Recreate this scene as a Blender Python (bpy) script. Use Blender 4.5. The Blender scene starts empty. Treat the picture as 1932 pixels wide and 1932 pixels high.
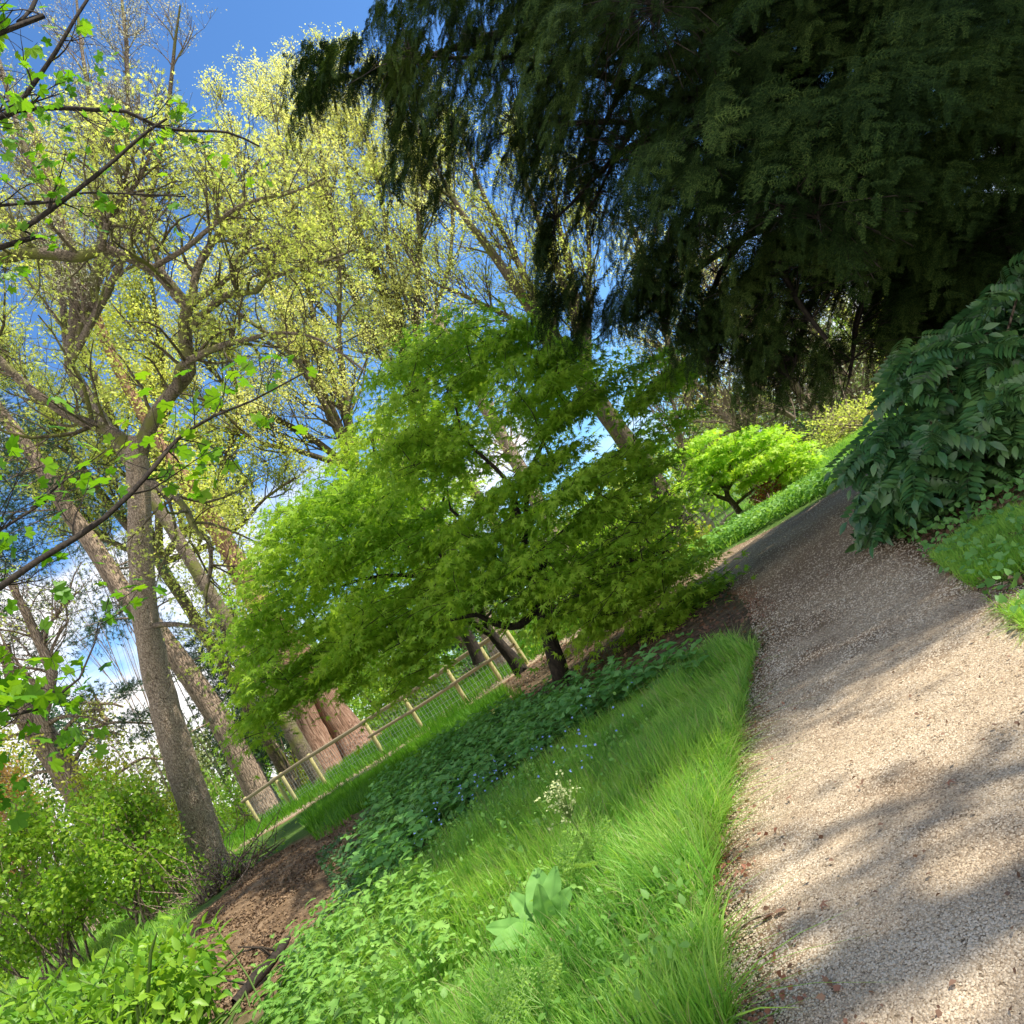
import bpy, math, random
import numpy as np
from mathutils import Vector

# ------------------------------------------------------------------ camera
S, F = 1932.0, 1516.0
ROLL, PITCH, CZ = math.radians(33.5), math.radians(6.0), 1.15
scene = bpy.context.scene
cam_d = bpy.data.cameras.new("camera")
cam_d.sensor_width = 36.0
cam_d.lens = 36.0 * F / S
cam_d.clip_start = 0.05
cam_d.clip_end = 3000.0
cam = bpy.data.objects.new("camera", cam_d)
scene.collection.objects.link(cam)
from mathutils import Matrix
cam.matrix_world = (Matrix.Translation((0, 0, CZ)) @ Matrix.Rotation(math.radians(90) + PITCH, 4, 'X')
                    @ Matrix.Rotation(-ROLL, 4, 'Z'))
scene.camera = cam

# ------------------------------------------------------------------ light
SUN_AZ, SUN_EL = 97.0, 48.0          # azimuth clockwise from +Y (view direction)
scene.view_settings.view_transform = 'Standard'
scene.view_settings.look = 'None'
scene.view_settings.gamma = 1.0
scene.view_settings.exposure = 0.98
sd = Vector((math.sin(math.radians(SUN_AZ)) * math.cos(math.radians(SUN_EL)),
             math.cos(math.radians(SUN_AZ)) * math.cos(math.radians(SUN_EL)),
             math.sin(math.radians(SUN_EL))))
sun_d = bpy.data.lights.new("sun", 'SUN')
sun_d.energy = 4.2
sun_d.angle = math.radians(0.6)
sun_d.color = (1.0, 0.94, 0.83)
sun = bpy.data.objects.new("sun", sun_d)
sun.rotation_euler = sd.to_track_quat('Z', 'Y').to_euler()
sun.location = sd * 60
scene.collection.objects.link(sun)

world = bpy.data.worlds.new("World")
scene.world = world
world.use_nodes = True
nt = world.node_tree
nt.nodes.clear()
wout = nt.nodes.new('ShaderNodeOutputWorld')
wbg = nt.nodes.new('ShaderNodeBackground')
sky = nt.nodes.new('ShaderNodeTexSky')
sky.sky_type = 'NISHITA'
sky.sun_disc = False
sky.sun_elevation = math.radians(SUN_EL)
sky.sun_rotation = math.radians(SUN_AZ)
sky.air_density = 1.0
sky.dust_density = 0.3
sky.ozone_density = 1.6
wbg.inputs['Strength'].default_value = 0.14
# clouds: soft white banks near the horizon, thinning out above
tc = nt.nodes.new('ShaderNodeTexCoord')
mp = nt.nodes.new('ShaderNodeMapping')
mp.inputs['Scale'].default_value = (2.2, 2.2, 5.0)
cn = nt.nodes.new('ShaderNodeTexNoise')
cn.inputs['Scale'].default_value = 1.6
cn.inputs['Detail'].default_value = 7
cn.inputs['Roughness'].default_value = 0.55
sepw = nt.nodes.new('ShaderNodeSeparateXYZ')
hr = nt.nodes.new('ShaderNodeMapRange')
hr.inputs['From Min'].default_value = 0.62
hr.inputs['From Max'].default_value = 0.16
hr.inputs['To Min'].default_value = -0.25
hr.inputs['To Max'].default_value = 0.22
addn = nt.nodes.new('ShaderNodeMath'); addn.operation = 'ADD'
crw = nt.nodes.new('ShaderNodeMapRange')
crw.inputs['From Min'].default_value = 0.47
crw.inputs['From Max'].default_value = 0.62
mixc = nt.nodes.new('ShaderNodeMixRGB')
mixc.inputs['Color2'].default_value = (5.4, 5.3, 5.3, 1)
L = nt.links.new
L(tc.outputs['Generated'], mp.inputs['Vector'])
L(mp.outputs['Vector'], cn.inputs['Vector'])
L(tc.outputs['Generated'], sepw.inputs['Vector'])
L(sepw.outputs['Z'], hr.inputs['Value'])
L(hr.outputs['Result'], addn.inputs[0])
L(cn.outputs['Fac'], addn.inputs[1])
fill_cloud = nt.nodes.new('ShaderNodeMapRange')      # unseen cloud added behind the viewer as neutral fill light
fill_cloud.inputs['From Min'].default_value = 0.25
fill_cloud.inputs['From Max'].default_value = -0.35
fill_cloud.inputs['To Min'].default_value = 0.0
fill_cloud.inputs['To Max'].default_value = 0.45
side_n = nt.nodes.new('ShaderNodeMapRange')    # ahead, cloud stands only to the left
side_n.inputs['From Min'].default_value = -0.50
side_n.inputs['From Max'].default_value = -0.18
side_n.inputs['To Min'].default_value = 0.04
side_n.inputs['To Max'].default_value = -0.26
L(sepw.outputs['X'], side_n.inputs['Value'])
L(sepw.outputs['Y'], fill_cloud.inputs['Value'])
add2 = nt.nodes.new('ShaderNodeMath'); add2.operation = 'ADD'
L(addn.outputs[0], add2.inputs[0]); L(fill_cloud.outputs['Result'], add2.inputs[1])
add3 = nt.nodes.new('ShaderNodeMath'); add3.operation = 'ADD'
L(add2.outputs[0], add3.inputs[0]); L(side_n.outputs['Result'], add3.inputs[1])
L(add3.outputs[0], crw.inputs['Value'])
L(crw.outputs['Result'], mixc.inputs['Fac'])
tint = nt.nodes.new('ShaderNodeMixRGB'); tint.blend_type = 'MULTIPLY'
tint.inputs['Fac'].default_value = 1.0
tint.inputs['Color2'].default_value = (0.46, 0.70, 0.92, 1)
L(sky.outputs['Color'], tint.inputs['Color1'])
L(tint.outputs['Color'], mixc.inputs['Color1'])
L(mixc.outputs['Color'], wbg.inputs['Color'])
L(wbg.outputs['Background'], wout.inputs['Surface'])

cy = scene.cycles
cy.max_bounces = 8
cy.diffuse_bounces = 4
cy.transmission_bounces = 6
cy.glossy_bounces = 2
cy.transparent_max_bounces = 4
cy.use_denoising = True

# ------------------------------------------------------------------ helpers
rng = np.random.default_rng(7)
random.seed(7)
CAM = np.array([0.0, 0.0, CZ])

def ray(px, py):
    dx = px - S / 2; dy = py - S / 2
    r = math.cos(ROLL) * dx - math.sin(ROLL) * dy
    u = -math.sin(ROLL) * dx - math.cos(ROLL) * dy
    x = r / F; y = math.cos(PITCH) - u / F * math.sin(PITCH); z = math.sin(PITCH) + u / F * math.cos(PITCH)
    return np.array([x / y, 1.0, z / y])

def P(px, py, Y):
    return CAM + ray(px, py) * Y

def G(px, py):
    """point of the near-flat ground seen at that place of the photograph"""
    d = ray(px, py)
    Y = 4.0
    for _ in range(30):
        q = CAM + d * Y
        h = float(ground_z(q[0], q[1]))
        if d[2] > -0.012:
            break
        Y = Y + 0.7 * ((h - CZ) / d[2] - Y)
        Y = max(0.5, min(Y, 60))
    q = CAM + d * Y
    return np.array([q[0], q[1]])

def project(Q):
    """photograph place of a world point"""
    v = Q - CAM
    f_ = v[:, 1] * math.cos(PITCH) + v[:, 2] * math.sin(PITCH)
    u_ = -v[:, 1] * math.sin(PITCH) + v[:, 2] * math.cos(PITCH)
    r_ = v[:, 0] / f_ * F; u_ = u_ / f_ * F
    dx = math.cos(ROLL) * r_ - math.sin(ROLL) * u_
    dy = -math.sin(ROLL) * r_ - math.cos(ROLL) * u_
    return dx + S / 2, dy + S / 2

def smooth(a, b, x):
    t = np.clip((x - a) / (b - a), 0, 1)
    return t * t * (3 - 2 * t)

def ground_z(x, y):
    x = np.asarray(x, float); y = np.asarray(y, float)
    z = 0.05 * np.sin(x * 0.5 + 1.3) * np.sin(y * 0.42) * smooth(3, 8, y)
    # bare earth bank
    z = z + 0.16 * np.exp(-(((x + 4.7) / 1.9) ** 2 + ((y - 8.6) / 2.0) ** 2))
    z = z + 0.05 * np.exp(-(((x + 1.2) / 1.6) ** 2 + ((y - 3.6) / 1.8) ** 2))
    # the hillside falls away beyond the fence and to the far left
    z = z - 9.0 * smooth(30, 95, y + 0.25 * np.abs(x)) 
    z = z + 0.3 * smooth(6, 26, x)
    return z

def tag(o, label=None, cat=None, group=None, kind=None):
    if label: o['label'] = label
    if cat: o['category'] = cat
    if group: o['group'] = group
    if kind: o['kind'] = kind
    return o

def empty(name, loc, label, cat, group=None):
    o = bpy.data.objects.new(name, None)
    o.location = Vector([float(v) for v in loc])
    o.empty_display_size = 0.3
    scene.collection.objects.link(o)
    tag(o, label, cat, group)
    return o

def mesh_obj(name, V, Fc, mat, parent=None, smooth_shade=False):
    """V (n,3); Fc list of int arrays (m,k), one per face size"""
    if not isinstance(Fc, list): Fc = [Fc]
    Fc = [f for f in Fc if len(f)]
    V = np.asarray(V, dtype=np.float64)
    org = np.zeros(3)
    if parent is not None:
        org = np.array(parent.matrix_world.translation) if parent.parent else np.array(parent.location)
        if parent.parent: org = np.array(parent.location) + np.array(parent.parent.location)
        V = V - org
    me = bpy.data.meshes.new(name)
    me.vertices.add(len(V))
    me.vertices.foreach_set('co', V.astype(np.float32).ravel())
    nl = sum(f.size for f in Fc); npoly = sum(len(f) for f in Fc)
    me.loops.add(nl); me.polygons.add(npoly)
    li = np.concatenate([f.ravel() for f in Fc]).astype(np.int32)
    tot = np.concatenate([np.full(len(f), f.shape[1], np.int32) for f in Fc])
    st = np.concatenate([[0], np.cumsum(tot)[:-1]]).astype(np.int32)
    me.loops.foreach_set('vertex_index', li)
    me.polygons.foreach_set('loop_start', st)
    me.polygons.foreach_set('loop_total', tot)
    if smooth_shade:
        me.polygons.foreach_set('use_smooth', np.ones(npoly, bool))
    me.update(calc_edges=True)
    me.materials.append(mat)
    o = bpy.data.objects.new(name, me)
    scene.collection.objects.link(o)
    if parent is not None: o.parent = parent
    return o

def unit(a):
    a = np.asarray(a, float)
    return a / np.maximum(np.linalg.norm(a, axis=-1, keepdims=True), 1e-9)

def frames(d, n):
    """rows: rotation matrices with local +Y along d and +Z as near n as can be"""
    y = unit(d)
    z = n - np.sum(n * y, axis=-1, keepdims=True) * y
    bad = np.linalg.norm(z, axis=-1) < 1e-4
    if bad.any(): z[bad] = np.array([0.3, 0.2, 0.9]) - y[bad] * 0.3
    z = unit(z)
    x = np.cross(y, z)
    return np.stack([x, y, z], axis=-1)

def place(tv, tf, pos, R, sc):
    n, T = len(pos), len(tv)
    sc = np.asarray(sc, float)
    if sc.ndim == 1: sc = sc[:, None]
    V = np.einsum('nij,ntj->nti', R, tv[None] * sc[:, None, :]) + pos[:, None, :]
    Fa = tf[None] + (np.arange(n) * T)[:, None, None]
    return V.reshape(-1, 3), Fa.reshape(-1, tf.shape[1])

def fan(outline):
    n = len(outline)
    return np.array([[0, i, i + 1] for i in range(1, n - 1)])

def lobed(lobes, wide=0.30, sinus=0.32, droop=0.25, sh=0.55):
    """palmate leaf as a fan about its base: tips and sinuses in turn; +Y is the middle lobe"""
    pts = [(0, 0, 0)]
    k = len(lobes)
    for i, (ang, ln) in enumerate(lobes):
        a = math.radians(ang)
        if i > 0:
            a0 = math.radians((ang + lobes[i - 1][0]) / 2)
            r0 = sinus
            pts.append((math.sin(a0) * r0, 0.0 + math.cos(a0) * r0, -0.02))
        for s, rr in ((-1, sh), (0, 1.0), (1, sh)):
            aa = a + s * wide * 0.55
            pts.append((math.sin(aa) * ln * rr, math.cos(aa) * ln * rr, -droop * (ln * rr) ** 2))
    v = np.array(pts)
    return v, fan(pts)

T_STAR = lobed([(-125, .45), (-82, .75), (-42, .95), (0, 1.05), (42, .95), (82, .75), (125, .45)], wide=0.26, sinus=0.30)
T_STAR5 = lobed([(-100, .6), (-50, .9), (0, 1.0), (50, .9), (100, .6)], wide=0.36, sinus=0.33)
T_SYC = lobed([(-105, .62), (-48, .92), (0, 1.0), (48, .92), (105, .62)], wide=0.60, sinus=0.60, droop=0.18, sh=0.80)

def simple_leaf(w=0.35, fold=0.12, droop=0.2, n=4):
    ys = np.linspace(0, 1, n + 1)
    v = []; f = []
    prof = [0, .8, 1.0, .62, 0] if n == 4 else [0, 1.0, 0.7, 0]
    for i, y in enumerate(ys):
        z = -droop * y * y
        if i in (0, n): v.append((0, y, z))
        else:
            v += [(-w * prof[i] / 1, y, z + fold * prof[i] * w * 2), (0, y, z), (w * prof[i], y, z + fold * prof[i] * w * 2)]
    # indices
    f += [(0, 2, 1), (0, 3, 2)]
    for i in range(1, n - 1):
        a = 1 + (i - 1) * 3; b = a + 3
        f += [(a, a + 1, b), (a + 1, b + 1, b), (a + 1, a + 2, b + 1), (a + 2, b + 2, b + 1)]
    a = 1 + (n - 2) * 3; t = a + 3
    f += [(a, a + 1, t), (a + 1, a + 2, t)]
    return np.array(v, float), np.array(f)

T_OVATE = simple_leaf(0.32, n=4)
T_OVATE3 = simple_leaf(0.34, n=3)
T_LANCE = simple_leaf(0.17, 0.2, 0.28, n=4)
T_DIAM = (np.array([(0, 0, 0), (-.33, .5, .05), (0, 1, 0), (.33, .5, .05)], float), np.array([(0, 2, 1), (0, 3, 2)]))
T_TRI = (np.array([(-.4, 0, 0), (.4, 0, 0), (0, 1, 0)], float), np.array([(0, 1, 2)]))

def heart_leaf():
    o = [(0, 0.02), (-.2, -.12), (-.42, 0.02), (-.50, .28), (-.30, .62), (0, 1.0), (.30, .62), (.50, .28), (.42, .02), (.2, -.12)]
    v = [(0, .25, 0.0)] + [(x, y, 0.10 * abs(x) * 2 - .12 * y * y) for x, y in o]
    f = [(0, i, i % len(o) + 1) for i in range(1, len(o) + 1)]
    f = [(a, c, b) for a, b, c in f]
    return np.array(v, float), np.array(f)
T_HEART = heart_leaf()

def serrated(w=.34, n=7, fold=.15, droop=.22):
    o = []
    for s in (1, -1):
        side = []
        for i in range(n):
            t = (i + .2) / n; wd = w * math.sin(math.pi * min(1, t * .8 + .12)) ** .8
            side.append((s * wd * .82, t)); side.append((s * wd * 1.05, t + .35 / n))
        o += side if s == 1 else side[::-1]
        if s == 1: o.append((0, 1.02))
    v = [(0, .4, -.02)] + [(0, -.02, 0)] + [(x, y, fold * abs(x) * 2 - droop * y * y) for x, y in o]
    m = len(v) - 1
    f = [(0, i, i % m + 1) for i in range(1, m + 1)]
    return np.array(v, float), np.array(f)
T_NET = serrated()
T_ELL = simple_leaf(.22, .16, .24, 4)

def broad_leaf(seed, w=.24, n=14, m=6, droop=.35):
    r = random.Random(seed); V = []; Fx = []
    ph = r.uniform(0, 6)
    for i in range(n + 1):
        t = i / n
        wd = w * (math.sin(math.pi * min(1, t * .93 + .05)) ** .7) + .006
        for j in range(-m, m + 1):
            s = j / m
            V.append((s * wd + .03 * math.sin(2.2 * t + ph), t, .28 * wd * abs(s) ** .7 + .028 * abs(s) * math.sin(t * 22 + ph + (2 if s > 0 else 0)) - droop * t * t - (.012 if j == 0 else 0)))
    k = 2 * m + 1
    for i in range(n):
        for j in range(2 * m):
            a = i * k + j
            Fx += [(a, a + 1, a + k + 1), (a, a + k + 1, a + k)]
    return np.array(V, float), np.array(Fx)

def combine(parts):
    V = []; Fs = []; o = 0
    for v, f in parts:
        V.append(v); Fs.append(f + o); o += len(v)
    return np.concatenate(V), np.concatenate(Fs)

def xf(t, pos, d, n, s):
    R = frames(np.array([d], float), np.array([n], float))
    return place(t[0], t[1], np.array([pos], float), R, np.array([s], float))

def needle_spray(seed, length=1.0, rows=9, sub=0.34):
    """flat fern-like conifer spray along +Y: side twigs, each a comb of needles"""
    r = random.Random(seed)
    parts = []
    tri = T_TRI
    for i in range(rows):
        t = (i + .6) / rows
        for s in (-1, 1):
            L_ = sub * (1.15 - t * 0.85) * r.uniform(.8, 1.15)
            d = np.array([s * 0.72, 0.68, r.uniform(-.12, .06)])
            base = np.array([0, t * length, -0.22 * t * t])
            nn = 3
            for k in range(nn):
                b2 = base + unit(d) * L_ * (k / nn) + np.array([0, 0, -.05 * (k / nn)])
                for s2 in (-1, 1):
                    d2 = unit(d) + s2 * 0.75 * np.array([-d[1], d[0], 0]) + np.array([0, 0, r.uniform(-.15, .15)])
                    parts.append(place(tri[0], tri[1], np.array([b2]), frames(np.array([d2]), np.array([[0, 0, 1.0]])),
                                       np.array([[.05, .125, 1]])))
            parts.append(place(tri[0], tri[1], np.array([base]), frames(np.array([d]), np.array([[0, 0, 1.0]])),
                               np.array([[.035, L_ * 1.15, 1]])))
    parts.append(place(tri[0], tri[1], np.array([[0, 0, 0.]]), np.eye(3)[None], np.array([[.03, length * 1.05, 1]])))
    return combine(parts)

# --- tubes ---------------------------------------------------------
class Tubes:
    def __init__(self): self.V = []; self.Q = []; self.n = 0
    def add(self, pts, rad, sides=6, wob=0.0):
        pts = np.asarray(pts, float); rad = np.asarray(rad, float)
        m = len(pts)
        t = np.gradient(pts, axis=0); t = unit(t)
        ref = np.array([0.31, 0.17, 0.93]) if abs(t[0, 2]) < .9 else np.array([1.0, 0.1, 0.05])
        a = unit(np.cross(t, ref)); b = np.cross(t, a)
        th = np.arange(sides) / sides * 2 * math.pi
        rr = rad[:, None] * (1 + (wob * rng.normal(size=(m, sides)) if wob else 0))
        ring = pts[:, None, :] + rr[:, :, None] * (np.cos(th)[None, :, None] * a[:, None, :] + np.sin(th)[None, :, None] * b[:, None, :])
        idx = np.arange(m * sides).reshape(m, sides) + self.n
        i0 = idx[:-1]; i1 = idx[1:]
        q = np.stack([i0, np.roll(i0, -1, 1), np.roll(i1, -1, 1), i1], -1).reshape(-1, 4)
        self.V.append(ring.reshape(-1, 3)); self.Q.append(q); self.n += m * sides
    def build(self, name, mat, parent, sm=True):
        return mesh_obj(name, np.concatenate(self.V), np.concatenate(self.Q), mat, parent, sm)

def spline(pts, rad, step):
    """Catmull-Rom through the points, radii too"""
    p = np.column_stack([np.asarray(pts, float), np.asarray(rad, float)])
    p = np.vstack([2 * p[0] - p[1], p, 2 * p[-1] - p[-2]])
    out = []
    for i in range(1, len(p) - 2):
        n = max(1, int(np.linalg.norm(p[i + 1, :3] - p[i, :3]) / step))
        for k in range(n):
            t = k / n
            out.append(0.5 * ((2 * p[i]) + (-p[i - 1] + p[i + 1]) * t + (2 * p[i - 1] - 5 * p[i] + 4 * p[i + 1] - p[i + 2]) * t * t
                              + (-p[i - 1] + 3 * p[i] - 3 * p[i + 1] + p[i + 2]) * t ** 3))
    out.append(p[-2])
    out = np.array(out)
    return out[:, :3], np.maximum(out[:, 3], 0.002)

def traced(tb, pix, hw, Y, step=0.25, sides=10, wob=0.0, base_flare=0.0):
    """a limb whose centre line is read at photograph places; hw half widths there in photo pixels"""
    n = len(pix)
    Ys = np.linspace(Y[0], Y[1], n) if isinstance(Y, tuple) else np.full(n, float(Y))
    pts = np.array([P(a, b, y) for (a, b), y in zip(pix, Ys)])
    hw = np.interp(np.linspace(0, 1, n), np.linspace(0, 1, len(hw)), hw)
    rad = hw * Ys / F
    p, r = spline(pts, rad, step)
    if base_flare:
        r = r * (1 + base_flare * np.exp(-(p[:, 2] - p[0, 2]) / 0.5))
    if step < 0.5 and len(p) > 4:
        p = p + rng.normal(scale=0.02, size=p.shape) * r[:, None]
    tb.add(p, r, sides, wob)
    return p, r

def grow(tb, p, r, n, length, spread=1.0, up=0.3, wander=0.25, levels=2, kids=5, t0=0.2, t1=1.0, sides=3, minr=0.004,
         ratio=0.5, tips=None, seg=6, shrink=0.5, bias=None):
    """side shoots from limb p (radii r); returns all tip points/directions for leaves"""
    if tips is None: tips = ([], [])
    m = len(p)
    for _ in range(n):
        t = rng.uniform(t0, t1)
        i = min(m - 2, int(t * (m - 1)))
        tan = p[min(i + 1, m - 1)] - p[i]
        tan = tan / (np.linalg.norm(tan) + 1e-9)
        perp = rng.normal(size=3); perp -= perp.dot(tan) * tan; perp /= np.linalg.norm(perp) + 1e-9
        d = tan * 0.75 + perp * spread + np.array([0, 0, up])
        if bias is not None: d = d + bias
        d /= np.linalg.norm(d)
        L_ = length * rng.uniform(0.5, 1.15) * (1.1 - 0.45 * t)
        q = [p[i]]
        for k in range(seg):
            d = d + rng.normal(size=3) * wander + np.array([0, 0, up * 0.35])
            d /= np.linalg.norm(d)
            q.append(q[-1] + d * L_ / seg)
        q = np.array(q)
        r0 = max(minr, min(r[i] * ratio, L_ * 0.022))
        rr = np.linspace(r0, max(minr * .7, r0 * 0.25), seg + 1)
        tb.add(q, rr, sides if r0 < 0.03 else sides + 2)
        if levels > 1:
            grow(tb, q, rr, kids, length * shrink, spread, up, wander, levels - 1, kids, 0.25, 1.0, 3, minr, 0.6, tips, max(3, seg - 1), shrink, bias)
        else:
            for k in range(2, seg + 1):
                tips[0].append(q[k]); tips[1].append(q[k] - q[k - 1])
    return tips

def leaves_at(tips, per, size, tmpl, jitter=0.1, flat=0.5, keep=1.0, sun_bias=None, droop=-0.1):
    pos = np.array(tips[0]); dr = unit(np.array(tips[1]))
    if keep < 1: 
        s = rng.random(len(pos)) < keep
        pos, dr = pos[s], dr[s]
    pos = np.repeat(pos, per, 0); dr = np.repeat(dr, per, 0)
    n = len(pos)
    pos = pos + rng.normal(size=(n, 3)) * jitter
    d = unit(dr + rng.normal(size=(n, 3)) * 0.9 + np.array([0, 0, droop]))
    nn = unit(rng.normal(size=(n, 3)) + np.array([0, 0, flat * 2]))
    sc = size * rng.uniform(.6, 1.2, n)
    return place(tmpl[0], tmpl[1], pos, frames(d, nn), sc)

def in_poly(pts, poly):
    poly = np.asarray(poly, float)
    x, y = pts[:, 0], pts[:, 1]
    c = np.zeros(len(pts), bool)
    j = len(poly) - 1
    for i in range(len(poly)):
        xi, yi = poly[i]; xj, yj = poly[j]
        k = ((yi > y) != (yj > y)) & (x < (xj - xi) * (y - yi) / (yj - yi + 1e-12) + xi)
        c ^= k; j = i
    return c

def poly_dist(pts, poly):
    poly = np.asarray(poly, float)
    d = np.full(len(pts), 1e9)
    for i in range(len(poly)):
        a = poly[i]; b = poly[(i + 1) % len(poly)]
        ab = b - a
        t = np.clip(((pts - a) @ ab) / (ab @ ab + 1e-12), 0, 1)
        d = np.minimum(d, np.linalg.norm(pts - (a + t[:, None] * ab), axis=1))
    return d

def poly_sample(poly, n, soft=0.0):
    poly = np.asarray(poly, float)
    lo, hi = poly.min(0) - soft, poly.max(0) + soft
    out = []
    tot = 0
    while tot < n:
        p = lo + rng.random((n * 3, 2)) * (hi - lo)
        k = in_poly(p, poly)
        p = p[k]; out.append(p); tot += len(p)
    return np.concatenate(out)[:n]

def crown_points(poly, Yc, half, n, round_px=160.0):
    """points in a rounded body: the outline seen from here, its depth growing inward like a dome's"""
    p = poly_sample(poly, n)
    d = poly_dist(p, poly)
    h = half * np.sqrt(np.clip(d / round_px, 0.03, 1.0))
    Y = Yc + h * rng.uniform(-1, 1, n)
    dirs = np.array([ray(a, b) for a, b in p])
    return CAM + dirs * Y[:, None]

# ------------------------------------------------------------------ materials
def new_mat(name):
    m = bpy.data.materials.new(name); m.use_nodes = True
    n = m.node_tree; n.nodes.clear()
    return m, n

def ramp(nt_, cols, pos=None):
    r = nt_.nodes.new('ShaderNodeValToRGB')
    e = r.color_ramp.elements
    pos = pos or [i / (len(cols) - 1) for i in range(len(cols))]
    while len(e) < len(cols): e.new(0.5)
    for i, (c, p_) in enumerate(zip(cols, pos)):
        e[i].position = p_; e[i].color = (*c, 1)
    return r

def leaf_mat(name, cols, trans=0.45, rough=0.5, tgain=(1.5, 1.45, 0.7), spec=0.35, patch=None):
    m, n = new_mat(name)
    out = n.nodes.new('ShaderNodeOutputMaterial')
    pr = n.nodes.new('ShaderNodeBsdfPrincipled')
    tr = n.nodes.new('ShaderNodeBsdfTranslucent')
    mx = n.nodes.new('ShaderNodeMixShader')
    geo = n.nodes.new('ShaderNodeNewGeometry')
    rp = ramp(n, cols)
    l = n.links.new
    tcx = n.nodes.new('ShaderNodeTexCoord'); nz = n.nodes.new('ShaderNodeTexNoise')
    nz.inputs['Scale'].default_value = patch or 0.9
    nz.inputs['Detail'].default_value = 2
    l(tcx.outputs['Object'], nz.inputs['Vector'])
    m1 = n.nodes.new('ShaderNodeMath'); m1.operation = 'MULTIPLY'; m1.inputs[1].default_value = 0.6
    m2 = n.nodes.new('ShaderNodeMath'); m2.operation = 'MULTIPLY_ADD'; m2.inputs[1].default_value = 1.3; m2.inputs[2].default_value = -0.32
    m3 = n.nodes.new('ShaderNodeMath'); m3.operation = 'ADD'; m3.use_clamp = True
    l(geo.outputs['Random Per Island'], m1.inputs[0])
    l(nz.outputs['Fac'], m2.inputs[0])
    l(m1.outputs[0], m3.inputs[0]); l(m2.outputs[0], m3.inputs[1])
    l(m3.outputs[0], rp.inputs['Fac'])
    l(rp.outputs['Color'], pr.inputs['Base Color'])
    pr.inputs['Roughness'].default_value = rough
    pr.inputs['Specular IOR Level'].default_value = spec
    g = n.nodes.new('ShaderNodeMixRGB'); g.blend_type = 'MULTIPLY'; g.inputs['Fac'].default_value = 1
    g.inputs['Color2'].default_value = (*tgain, 1)
    l(rp.outputs['Color'], g.inputs['Color1']); l(g.outputs['Color'], tr.inputs['Color'])
    mx.inputs['Fac'].default_value = trans
    l(pr.outputs['BSDF'], mx.inputs[1]); l(tr.outputs['BSDF'], mx.inputs[2])
    l(mx.outputs['Shader'], out.inputs['Surface'])
    return m

def noise_mat(name, cols, scale=(6, 6, 6), nscale=4, detail=8, rough=0.9, bump=0.4, bdist=0.02, pos=None, vor=None, moss=None, distort=0.0):
    m, n = new_mat(name)
    l = n.links.new
    out = n.nodes.new('ShaderNodeOutputMaterial')
    pr = n.nodes.new('ShaderNodeBsdfPrincipled')
    tcx = n.nodes.new('ShaderNodeTexCoord'); mpx = n.nodes.new('ShaderNodeMapping')
    mpx.inputs['Scale'].default_value = scale
    nz = n.nodes.new('ShaderNodeTexNoise')
    nz.inputs['Scale'].default_value = nscale; nz.inputs['Detail'].default_value = detail
    nz.inputs['Roughness'].default_value = 0.65; nz.inputs['Distortion'].default_value = distort
    l(tcx.outputs['Object'], mpx.inputs['Vector']); l(mpx.outputs['Vector'], nz.inputs['Vector'])
    rp = ramp(n, cols, pos)
    l(nz.outputs['Fac'], rp.inputs['Fac'])
    col = rp.outputs['Color']; hgt = nz.outputs['Fac']
    if vor:
        v = n.nodes.new('ShaderNodeTexVoronoi'); v.feature = 'DISTANCE_TO_EDGE'
        v.inputs['Scale'].default_value = vor
        l(mpx.outputs['Vector'], v.inputs['Vector'])
        mr = n.nodes.new('ShaderNodeMapRange'); mr.inputs['From Max'].default_value = 0.12
        mr.inputs['To Min'].default_value = 0.35; mr.inputs['To Max'].default_value = 1.0
        l(v.outputs['Distance'], mr.inputs['Value'])
        mm = n.nodes.new('ShaderNodeMixRGB'); mm.blend_type = 'MULTIPLY'; mm.inputs['Fac'].default_value = 0.8
        l(col, mm.inputs['Color1']); l(mr.outputs['Result'], mm.inputs['Color2'])
        col = mm.outputs['Color']
        ad = n.nodes.new('ShaderNodeMath'); ad.operation = 'ADD'
        l(hgt, ad.inputs[0]); l(mr.outputs['Result'], ad.inputs[1]); hgt = ad.outputs[0]
    if moss:
        n2 = n.nodes.new('ShaderNodeTexNoise'); n2.inputs['Scale'].default_value = moss[1]; n2.inputs['Detail'].default_value = 6
        l(tcx.outputs['Object'], n2.inputs['Vector'])
        mr = n.nodes.new('ShaderNodeMapRange'); mr.inputs['From Min'].default_value = moss[2]; mr.inputs['From Max'].default_value = moss[2] + 0.1
        l(n2.outputs['Fac'], mr.inputs['Value'])
        mm = n.nodes.new('ShaderNodeMixRGB'); mm.inputs['Color2'].default_value = (*moss[0], 1)
        l(mr.outputs['Result'], mm.inputs['Fac']); l(col, mm.inputs['Color1']); col = mm.outputs['Color']
    l(col, pr.inputs['Base Color'])
    pr.inputs['Roughness'].default_value = rough
    pr.inputs['Specular IOR Level'].default_value = 0.2
    bp = n.nodes.new('ShaderNodeBump'); bp.inputs['Strength'].default_value = bump; bp.inputs['Distance'].default_value = bdist
    l(hgt, bp.inputs['Height']); l(bp.outputs['Normal'], pr.inputs['Normal'])
    l(pr.outputs['BSDF'], out.inputs['Surface'])
    return m

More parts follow.
